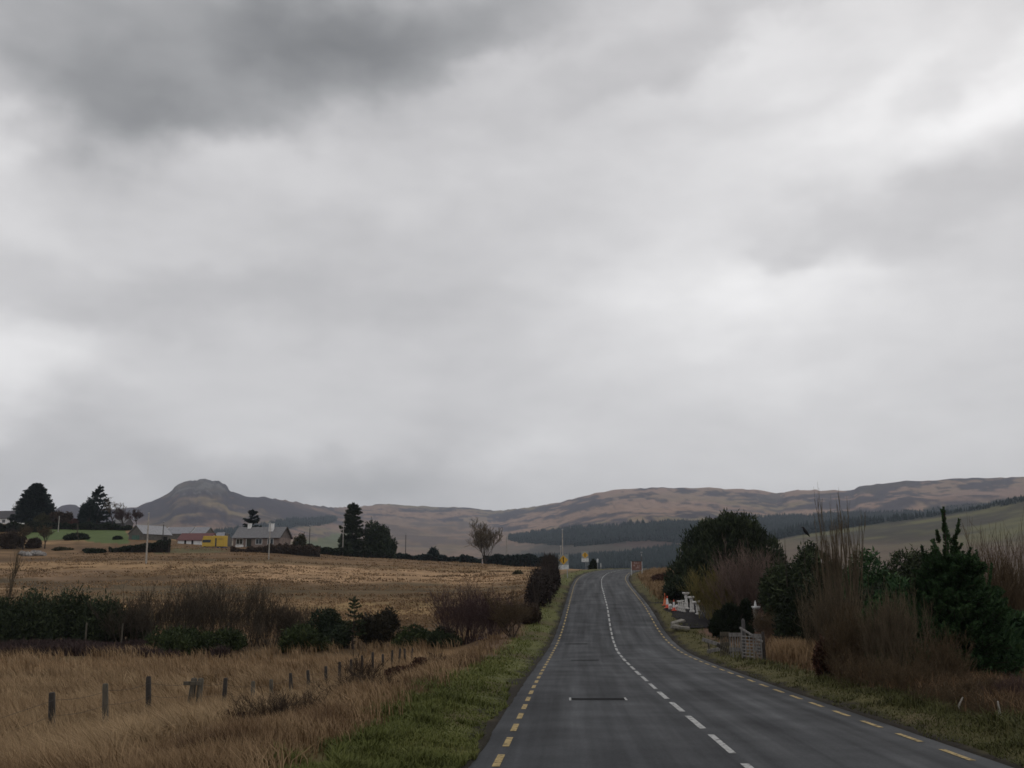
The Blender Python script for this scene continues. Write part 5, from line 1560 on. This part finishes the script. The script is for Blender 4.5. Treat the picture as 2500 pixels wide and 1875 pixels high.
def build_houses():
    # bungalow
    Y = 240; k = Y / 2443
    t, rf, L, e, r = house('bungalow', 'grey roofed pinkish bungalow with two white chimneys', 566, 686, Y, 1312, 1288, 7.2, RENDER, SLATE, radians(-9), RENDERG, .35, base_row=1339)
    X = lambda px: (px - 626) * k
    ch = MB().box((X(592), 3.4, r + .25), (.75, .75, 1.3)).box((X(592), 3.4, r + .95), (.9, .9, .12)); ch.build('chimney', WHITEW, rf)
    ch = MB().box((X(654), 2.4, r - .55), (1.05, .9, 2.7)).box((X(654), 2.4, r + .85), (1.2, 1.05, .12)); ch.build('chimney', WHITEW, rf)
    for px, w in ((583, 1.55), (633, 1.45), (663, 1.3)):
        window(t, X(px), e - 1.55, e - .40, w, WHITEP)
        MB().box((X(px), -.02, (e - 1.75) / 2), (w + .5, .06, e - 1.80)).build('panel', WHITEW if px != 633 else RENDER, t)
    d = MB().box((X(607), -.04, (e - .35) / 2), (1.25, .08, e - .35)).build('door', GLASS, t)
    MB().box((X(600.5), -.05, (e - .35) / 2), (.16, .1, e - .35)).build('frame', WHITEP, d)
    MB().prism([(L / 2 + .40, -.35, e - .15), (L / 2 + .40, -.35, e + .06), (L / 2 + .40, 3.6, r + .20), (L / 2 + .40, 3.6, r - .02)], (.06, 0, 0)).build('bargeboard', DWOOD, t)
    MB().prism([(L / 2 + .40, 7.55, e - .15), (L / 2 + .40, 7.55, e + .06), (L / 2 + .40, 3.6, r + .20), (L / 2 + .40, 3.6, r - .02)], (.06, 0, 0)).build('bargeboard', DWOOD, t)
    MB().tube([(-L / 2 - .3, -.42, e - .2), (L / 2 + .3, -.42, e - .2)], .07, 8).build('gutter', POLED, t)
    # red roofed shed
    t, rf, L, e, r = house('red_roofed_shed', 'low shed with a dark red sheet roof and pale walls', 433, 512, 250, 1318, 1303, 6, WHITEW, REDROOF, radians(-4), overhang=.3, cat='shed', base_row=1340)
    for px in (452, 470):
        MB().box(((px - 472.5) * 250 / 2443, -.03, e / 2), (.5, .08, e)).build('doorway', DARKIN, t)
    # green doored shed, gable forward
    Y = 256; k = Y / 2443
    x, y, _ = at(330, 1329, Y); z = zrow(1331, Y)
    t = thing('gabled_shed', 'grey gabled barn with faded green double doors and a tin roof', 'barn', (x, y, z), radians(-22))
    w = 4.6; D = 10.5; e = 3.0; r = zrow(1282, Y) - z
    MB().box((0, D / 2, e / 2 - .2), (w, D, e + .4)).build('wall', BOARDS, t)
    for yy, s in ((0, 1), (D, -1)):
        MB().prism([(-w / 2, yy, e), (w / 2, yy, e), (0, yy, r)], (0, .2 * s, 0)).build('gable', BOARDS, t)
    sl = (r - e) / (w / 2); mb = MB()
    for s in (-1, 1):
        mb.prism([(s * (w / 2 + .25), -.25, e - .25 * sl), (s * (w / 2 + .25), D + .25, e - .25 * sl), (0, D + .25, r), (0, -.25, r)], (0, 0, .12))
    mb.build('roof', TINROOF, t)
    for s in (-1, 1):
        MB().box((s * .62, -.04, 1.25), (1.2, .08, 2.5)).build('door', GREEND, t)
    MB().box((w / 2 + .03, 8.0, 1.5), (.08, 2.0, 1.8)).build('doorway', DARKIN, t)
    # white house
    Y = 365
    t, rf, L, e, r = house('white_house', 'white house with a dark slate roof beside the broad conifer', -60, 56, Y, 1266, 1248, 8, WHITEW, SLATED, radians(-14), overhang=.2, base_row=1281)
    MB().box((L / 2 - 3.3, 4, r + .5), (1.2, .9, 1.3)).build('chimney', WHITEW, rf)
    for px in (12, 34):
        window(t, (px + 2) * Y / 2443, e - 1.5, e - .4, 1.1, WHITEP)
    t, rf, L, e, r = house('white_outbuilding', 'low whitewashed outbuilding behind the long dark hedge', 82, 146, 352, 1269, 1262, 5, WHITEW, SLATE, 0, overhang=.15, cat='outbuilding', base_row=1281)
    for px in (96, 112, 128):
        MB().box(((px - 114) * 352 / 2443, -.03, e / 2 - .1), (1.1, .08, e - .3)).build('doorway', DARKIN, t)
    house('grey_cottage', 'distant dim cottage with a purplish grey roof behind the bare trees', 272, 306, 372, 1277, 1265, 6, SLATED, SLATE, radians(-8), overhang=.2, base_row=1290)
    # barns behind the red shed
    for (a, b, Y, er, rr, br, lb, rz) in ((398, 462, 285, 1303, 1288, 1318, 'long grey farm shed with a white edged roof behind the red roof', -8), (466, 500, 278, 1304, 1288, 1318, 'short pale grey farm shed behind the yellow van', -8)):
        t, rf, L, e, r = house('farm_shed', lb, a, b, Y, er, rr, 7, BOARDS, TINROOF, radians(rz), overhang=.2, cat='barn', base_row=br)
        MB().prism([(-L / 2 - .26, -.22, e - .12), (-L / 2 - .26, -.22, e + .16), (-L / 2 - .26, 3.5, r + .22), (-L / 2 - .26, 3.5, r - .06)], (-.08, 0, 0)).build('bargeboard', WHITEP, t)
    t, rf, L, e, r = house('farm_shed', 'small hipped grey shed roof just beyond the yellow van', 512, 546, 262, 1316, 1301, 6, BOARDS, TINROOF, radians(-6), overhang=.2, cat='barn', base_row=1338, hip=1.0)
    # yellow van
    Y = 233; k = Y / 2443
    x, y, _ = at(520, 1335, Y); z = zrow(1341, Y)
    t = thing('yellow_van', 'yellow box van on a blue chassis parked beside the bungalow', 'van', (x, y, z), radians(-5))
    X = lambda px: (px - 520) * k
    zb, zt = .62, zrow(1308, Y) - z
    MB().prism([(X(517), 0, zb), (X(548), 0, zb), (X(548), 0, zt), (X(518.5), 0, zt), (X(517), 0, zt - .1)], (0, 2.1, 0)).build('body', YEL, t, bevel=.06)
    cabm = MB().prism([(X(491.5), .05, zb), (X(516.6), .05, zb), (X(516.6), .05, zt - .05), (X(494), .05, zt - .02), (X(491), .05, zb + 1.25)], (0, 2.0, 0))
    cb = cabm.build('cab', YEL, t, bevel=.05)
    MB().prism([(X(492.2), .015, zb + .95), (X(513), .015, zb + .95), (X(514), .015, zb + 1.6), (X(493), .015, zb + 1.6)], (0, .03, 0)).build('window', GLASS, cb)
    MB().prism([(X(490.7), .15, zb + 1.2), (X(490.7), 1.9, zb + 1.2), (X(493.2), 1.9, zt - .25), (X(493.2), .15, zt - .25)], (-.03, 0, 0)).build('windscreen', GLASS, cb)
    MB().box((X(526.5), -.02, zb + 1.0), (.34, .05, 1.9)).build('door', GLASS, t)
    MB().box((X(538), -.02, zt - .75), (1.1, .03, .22)).build('stripe', solid('dull_ochre_stripe', (.36, .22, .05), .5, .15, 3), t)
    MB().box((X(520), 1.05, .48), (5.2, 1.7, .3)).build('chassis', BLUEP, t)
    for px in (499, 537):
        for yy in (.12, 1.98):
            wv = MB()
            wv.tube([(X(px), yy - .11, .36), (X(px), yy + .11, .36)], .36, 16)
            wh = wv.build('wheel', TYRE, t)
            MB().tube([(X(px), yy - .125, .36), (X(px), yy + .125, .36)], .18, 12).build('rim', GALV, wh)
    for yy in (.35, 1.75):
        MB().box((X(491) - .02, yy, zb + .35), (.06, .22, .16)).build('headlight', WHITEP, t)
    # stone pile: every stone visible as one heap
    rng = random.Random(6)
    for i in range(9):
        px = 52 + i * 7 + rng.uniform(-2, 2); Y = 197 + rng.uniform(-1.5, 1.5)
        x, y, z = spot(px, Y, 1350)
        s = rng.uniform(.45, .95)
        mb = MB(); vs = []; n = 8
        prof = [(.1, -.5), (.75, -.35), (1.0, .1), (.8, .6), (.35, .9), (.05, .95)]
        for r_, z_ in prof:
            for q in range(n):
                a = 2 * pi * q / n; kk = 1 + rng.uniform(-.25, .25)
                vs.append((r_ * cos(a) * s * 1.25 * kk, r_ * sin(a) * s * kk, z_ * s * rng.uniform(.85, 1.15)))
        fs = [(a * n + q, a * n + (q + 1) % n, (a + 1) * n + (q + 1) % n, (a + 1) * n + q) for a in range(len(prof) - 1) for q in range(n)]
        mb.add(vs, fs)
        o = mb.build('boulder', STONE, None, (x, y, z + .1)); o.rotation_euler = (0, 0, rng.uniform(0, 6))
        tag(o, 'pale grey boulder in the stone heap below the forked dark trees', 'boulder', 'boulders in the stone heap')


def cone(label, px, Y, base_row, h, sleeve, body):
    x, y, _ = at(px, base_row, Y); z = gz(x, y) + .06
    t = thing('traffic_cone', label, 'traffic cone', (x, y, z), random.Random(px).uniform(0, 1), 'traffic cones at the yard entrance')
    MB().box((0, 0, .025), (.40 * h, .40 * h, .05), 0, .92).build('base', body, t, bevel=.008)
    R = lambda f: (.15 - .12 * f) * h
    MB().lathe([(R(0) * 1.05, .05), (R(.30), .30 * h), (R(.30) - .004, .302 * h), (R(.78) - .004, .78 * h), (R(.78), .782 * h), (R(1), h), (R(1) * .5, h + .005)], 20).build('body', body, t)
    if sleeve:
        MB().lathe([(R(.30) + .004, .30 * h), (R(.80) + .004, .80 * h)], 20).build('sleeve', CONEW, t)


def pillar(label, px, Y, base_row, top_row, kind, lean=0.0, sc=1.0):
    x, y, _ = at(px, base_row, Y); z = gz(x, y) + .03
    h = zrow(top_row, Y) - z
    t = thing('garden_ornament', label, 'garden ornament', (x, y, z), 0, 'concrete garden ornaments by the driveway')
    if kind == 'bath':
        MB().box((0, 0, .05), (.5 * sc, .5 * sc, .1)).build('plinth', CONC, t, bevel=.01)
        MB().lathe([(.20 * sc, .1), (.15 * sc, .18), (.17 * sc, h * .35), (.13 * sc, h * .55), (.11 * sc, h * .62), (.17 * sc, h * .72), (.16 * sc, h - .22), (.22 * sc, h - .16)], 16).build('column', CONC, t)
        MB().lathe([(.24 * sc, h - .16), (.36 * sc, h - .10), (.37 * sc, h), (.33 * sc, h), (.28 * sc, h - .05)], 20).build('basin', CONC, t)
    elif kind == 'column':
        MB().box((0, 0, .06), (.46 * sc, .46 * sc, .12)).build('plinth', CONC, t, bevel=.01)
        MB().lathe([(.21 * sc, .12), (.18 * sc, .2), (.19 * sc, h * .4), (.165 * sc, h * .8), (.21 * sc, h - .17)], 16).build('column', CONC, t)
        MB().box((0, 0, h - .08), (.56 * sc, .56 * sc, .12)).box((0, 0, h - .155), (.46 * sc, .46 * sc, .03)).build('cap', CONC, t, bevel=.01)
    o = t; t.rotation_euler = (0, lean, 0)


def build_yard():
    cone('plain faded orange traffic cone, half hidden behind a striped one', 1623.5, 77.5, 1484, .92, False, ORANGED)
    cone('red traffic cone with a white sleeve in front of the plain cone', 1629.5, 75.5, 1486, .88, True, ORANGE)
    cone('smaller red and white traffic cone standing alone nearer the pillars', 1645.5, 73.5, 1490, .78, True, ORANGE)
    pillar('tallest white concrete bird bath in the row of garden ornaments', 1676, 75, 1493, 1446, 'bath', 0, .74)
    pillar('white concrete column with a square cap beside the tallest bird bath', 1690, 72.5, 1497, 1455, 'column', -.03, .72)
    pillar('leaning white concrete bird bath at the end of the row', 1706, 71, 1497, 1467, 'bath', -.16, .8)
    rng = random.Random(12)
    for i, (px, tp, lb) in enumerate(((1657.5, 1466, 'first small concrete baluster next to the lone cone'), (1662, 1467, 'second small concrete baluster from the lone cone'), (1666.5, 1465, 'scrolled concrete baluster against the tallest bird bath'), (1671, 1470, 'stout concrete baluster at the foot of the tallest bird bath'))):
        Y = 73.5 - i * .25
        x, y, _ = at(px, 1492, Y); z = gz(x, y) + .03; h = zrow(tp, Y) - z
        t = thing('concrete_baluster', lb, 'baluster', (x, y, z), rng.uniform(0, 1), 'small concrete balusters by the driveway')
        MB().box((0, 0, .04), (.17, .17, .08)).build('foot', CONC, t)
        MB().lathe([(.06, .08), (.05, .14), (.085, h * .35), (.05, h * .62), (.045, h * .8), (.075, h - .07)], 12).build('shaft', CONC, t)
        MB().box((0, 0, h - .035), (.19, .19, .07)).build('cap', CONC, t)
    for px, Y, lb in ((1636.5, 75, 'round concrete ball finial between the two striped cones'), (1652.5, 74, 'small concrete ball finial beside the first baluster')):
        x, y, _ = at(px, 1485, Y); z = gz(x, y) + .03
        t = thing('ball_finial', lb, 'garden ornament', (x, y, z))
        MB().lathe([(.02, .10), (.11, .14), (.15, .24), (.11, .35), (.02, .39)], 14).build('ball', CONC, t)
        MB().box((0, 0, .06), (.24, .24, .12)).build('foot', CONC, t)
    # low slab bench beside the last ornament
    x, y, _ = at(1723, 1495, 69.5); z = gz(x, y) + .02
    t = thing('concrete_bench', 'low concrete bench beside the leaning bird bath', 'bench', (x, y, z), -.1)
    MB().box((0, 0, .36), (1.1, .36, .09)).build('seat', CONCD, t, bevel=.01)
    for s in (-.38, .38):
        MB().box((s, 0, .16), (.12, .30, .32)).build('leg', CONCD, t)
    # tumbled slabs at the drive corner
    for i, (px, row, Y, s, rot, lb) in enumerate(((1655, 1519, 62, (.85, .5, .14), (.1, -.25, .3), 'tilted mossy concrete slab on top of the heap at the driveway corner'), (1662, 1531, 60.8, (1.1, .55, .16), (0, .08, -.15), 'flat mossy concrete slab under the tilted slab at the driveway corner'),
                                                (1649, 1528, 61.5, (.5, .45, .3), (.2, .1, .8), 'broken concrete block beside the slabs at the driveway corner'))):
        x, y, _ = at(px, row, Y); z = gz(x, y)
        o = MB().box((0, 0, 0), s, 0, .93).build('concrete_slab', CONCD, None, (x, y, z + (.42 if i == 0 else .20)), bevel=.03); o.rotation_euler = rot
        tag(o, lb, 'concrete slab', 'broken slabs at the driveway corner')
    # white sundial on a pedestal
    Y = 62; x, y, _ = at(1844.5, 1486, Y); z = gz(x, y)
    zt = zrow(1466, Y) - z; zd = zrow(1483, Y) - z
    t = thing('fountain', 'white garden fountain with a pointed centre rising from a dish', 'garden ornament', (x, y, z))
    MB().lathe([(.22, -.1), (.16, .12), (.12, zd * .6), (.17, zd - .12)], 14).build('pedestal', CONCD, t)
    MB().lathe([(.17, zd - .12), (.28, zd - .05), (.30, zd + .07), (.26, zd + .07), (.2, zd)], 20).build('dish', WHITEW, t)
    MB().lathe([(.085, zd), (.075, zd + .12), (.05, zt - .12), (.015, zt)], 12).build('spout', WHITEW, t)
    # white feeder in the branches
    Y = 50; x, y, z = at(2008.5, 1376, Y)
    t = thing('bird_feeder', 'small white feeder hanging among the bare branches', 'feeder', (x, y, z))
    MB().lathe([(.01, 0), (.07, .03), (.085, .12), (.06, .22), (.015, .25)], 12).build('body', WHITEW, t)
    MB().tube([(0, 0, .24), (.01, 0, .5), (.02, 0, .8)], .008, 5).build('hanger', WIRE, t)


def build_pickets():
    Y = 40
    def base(px, Y): 
        x, y, z = spot(px, Y, 1580); return x, y, z
    # tall gate post with a leaning lattice panel
    x, y, z = base(1817, 40.4)
    t = thing('gate_post', 'tall grey wooden gate post, highest of the broken fence', 'post', (x, y, z))
    h = zrow(1515, 40.4) - z
    MB().box((0, 0, h / 2 - .15), (.115, .115, h + .3), .2).build('post', POLED, t, bevel=.01)
    MB().lathe([(.085, 0), (.07, .03), (.02, .08)], 4, (0, 0, h), False).build('cap', POLED, t)
    x, y, z = base(1835, 39.8)
    t = thing('lattice_panel', 'silvered lattice trellis panel leaning on the gate post', 'trellis', (x, y, z), radians(-52))
    h = zrow(1530, 39.8) - z; w = .95
    for i in range(6):
        xx = -w / 2 + w * i / 5
        MB().box((xx, 0, h / 2 - .1 - .06 * i), (.04, .02, h - .12 * i)).build('slat', GREYW, t)
    for k in range(7):
        zz = .12 + k * (h - .5) / 6
        MB().box((0, -.023, zz), (w, .02, .04)).build('crossbar', GREYW, t)
    MB().box((0, 0, h - .30), (w + .25, .05, .07), 0, 1, 0, .42).build('top_rail', GREYW, t)

    def panel(label, px0, px1, Y, top, pick, rails, name='picket_panel', lean=0.0, rz=0.0, mat=GREYW):
        pc = (px0 + px1) / 2; x, y, z = base(pc, Y); w = (px1 - px0) / 2443 * Y
        t = thing(name, label, 'fence', (x, y, z), rz)
        h = zrow(top, Y) - z
        for i in range(pick):
            xx = -w / 2 + w * (i + .5) / pick
            MB().box((xx, 0, h * .45), (.045, .025, h * .94)).build('picket', mat, t)
        for f in rails:
            MB().box((0, -.03, h * f), (w, .03, .15)).build('rail', mat, t)
        t.rotation_euler = (lean, 0, rz)
        return t
    panel('silvered picket panel between gate post and dark end post', 1838, 1859, 39.6, 1546, 4, (.90, .38))
    panel('silvered picket panel on the drive side of the gate post', 1780, 1811, 41, 1542, 5, (.88, .30), rz=.1)
    panel('darker tilted picket panel, broken and half sunk in grass', 1756, 1781, 42.6, 1542, 5, (.92, .5), lean=.1, rz=.2, mat=WOOD)
    x, y, z = base(1864, 39.5)
    t = thing('end_post', 'dark split round post ending the picket fence', 'post', (x, y, z))
    h = zrow(1542, 39.5) - z
    MB().lathe([(.075, -.3), (.07, h * .6), (.06, h - .02), (.045, h)], 9).build('post', DWOOD, t)
    MB().box((-.085, -.03, h * .42), (.045, .05, h * .8)).build('batten', GREYW, t)
    # fallen rails
    for (px, Y, L, rz, rx, lb, zz) in ((1742, 44.5, 1.0, -.35, .28, 'fallen grey rail sloping down to the grass', .78), (1748, 44, .85, .25, -.15, 'short fallen rail lying low in the grass', .30), (1768, 43, .7, -.5, .5, 'dark broken rail leaning steeply beside the tilted panel', .45)):
        x, y, z = base(px, Y)
        o = MB().box((0, 0, 0), (L, .035, .15), 0, 1, 0, rx).build('fallen_rail', GREYW if rx < .4 else DWOOD, None, (x, y, z + zz * .6)); o.rotation_euler = (.1, 0, rz)
        tag(o, lb, 'rail', 'fallen rails of the broken picket fence')
    x, y, z = base(1733, 45)
    o = MB().lathe([(.05, -.25), (.045, .5), (.03, .62)], 7).build('fence_stake', WOOD, None, (x, y, z)); o.rotation_euler = (.1, -.15, 0)
    tag(o, 'short grey stake carrying the sloping fallen rail', 'stake')
    # pale sticks in the far verge
    for px, top, bot, Y, le, lb in ((2334, 1702, 1732, 18.2, .42, 'pale leaning stick in the brown undergrowth'), (2447, 1712, 1762, 16.4, -.12, 'pale split stake standing in the brown verge')):
        x, y, z = spot(px, Y, bot)
        h = zrow(top, Y) - z
        o = MB().tube([(0, 0, -.1), (le * h * .5, .02, h * .5), (le * h * 1.1, 0, h)], [.022, .02, .012], 6).build('wooden_stake', POLE, None, (x, y, z)); tag(o, lb, 'stake')


def build_crow():
    Y = 56
    x, y, z = at(1964, 1300, Y)
    t = thing('crow', 'black crow perched at the top of the slim sapling', 'bird', (x + .02, y, z), radians(15))
    # one continuous body from tail to beak root, leaning upright
    pts = [(.34, 0, -.26), (.26, 0, -.16), (.14, 0, -.04), (.04, 0, .09), (-.03, 0, .20), (-.06, 0, .28), (-.10, 0, .33), (-.15, 0, .335), (-.20, 0, .325)]
    rad = [.03, .05, .095, .125, .11, .072, .068, .045, .022]
    MB().tube(pts, rad, 12).build('body', CROWB, t); t.scale = (.85, .85, .85)
    MB().tube([(-.19, 0, .326), (-.24, 0, .316), (-.29, 0, .300)], [.024, .017, .004], 8).build('beak', BLACK, t)
    for sy in (-1, 1):
        MB().prism([(.02, sy * .10, .16), (.10, sy * .125, .08), (.24, sy * .08, -.12), (.33, sy * .05, -.24), (.16, sy * .11, -.09), (.0, sy * .115, .04)], (0, sy * .02, 0)).build('wing', CROWB, t)
        MB().tube([(.05, sy * .04, -.01), (.06, sy * .045, -.10), (.04, sy * .04, -.16)], [.022, .012, .010], 6).build('leg', CROWB, t)
        MB().lathe([(.002, -.01), (.011, 0), (.002, .01)], 6, (-.125, sy * .055, .345)).build('eye', GLASS, t)


build_fence()
build_signs()
build_poles()
build_houses()
build_yard()
build_pickets()
build_crow()

# ---------------------------------------------------------------- air between here and the hills
def build_haze():
    m = bpy.data.materials.new('moist_air'); m.use_nodes = True; nt = m.node_tree
    for n in list(nt.nodes):
        if n.type == 'BSDF_PRINCIPLED': nt.nodes.remove(n)
    v = nt.nodes.new('ShaderNodeVolumePrincipled'); v.inputs['Color'].default_value = (.78, .86, 1.0, 1); v.inputs['Density'].default_value = 9e-5
    v.inputs['Anisotropy'].default_value = 0.0
    out = [n for n in nt.nodes if n.type == 'OUTPUT_MATERIAL'][0]
    nt.links.new(v.outputs[0], out.inputs['Volume'])
    o = MB().box((0, 0, 150), (17000, 17000, 480)).build('haze', m)
    o['kind'] = 'stuff'; o['label'] = 'thin pale haze over the valley and hills'


build_haze()
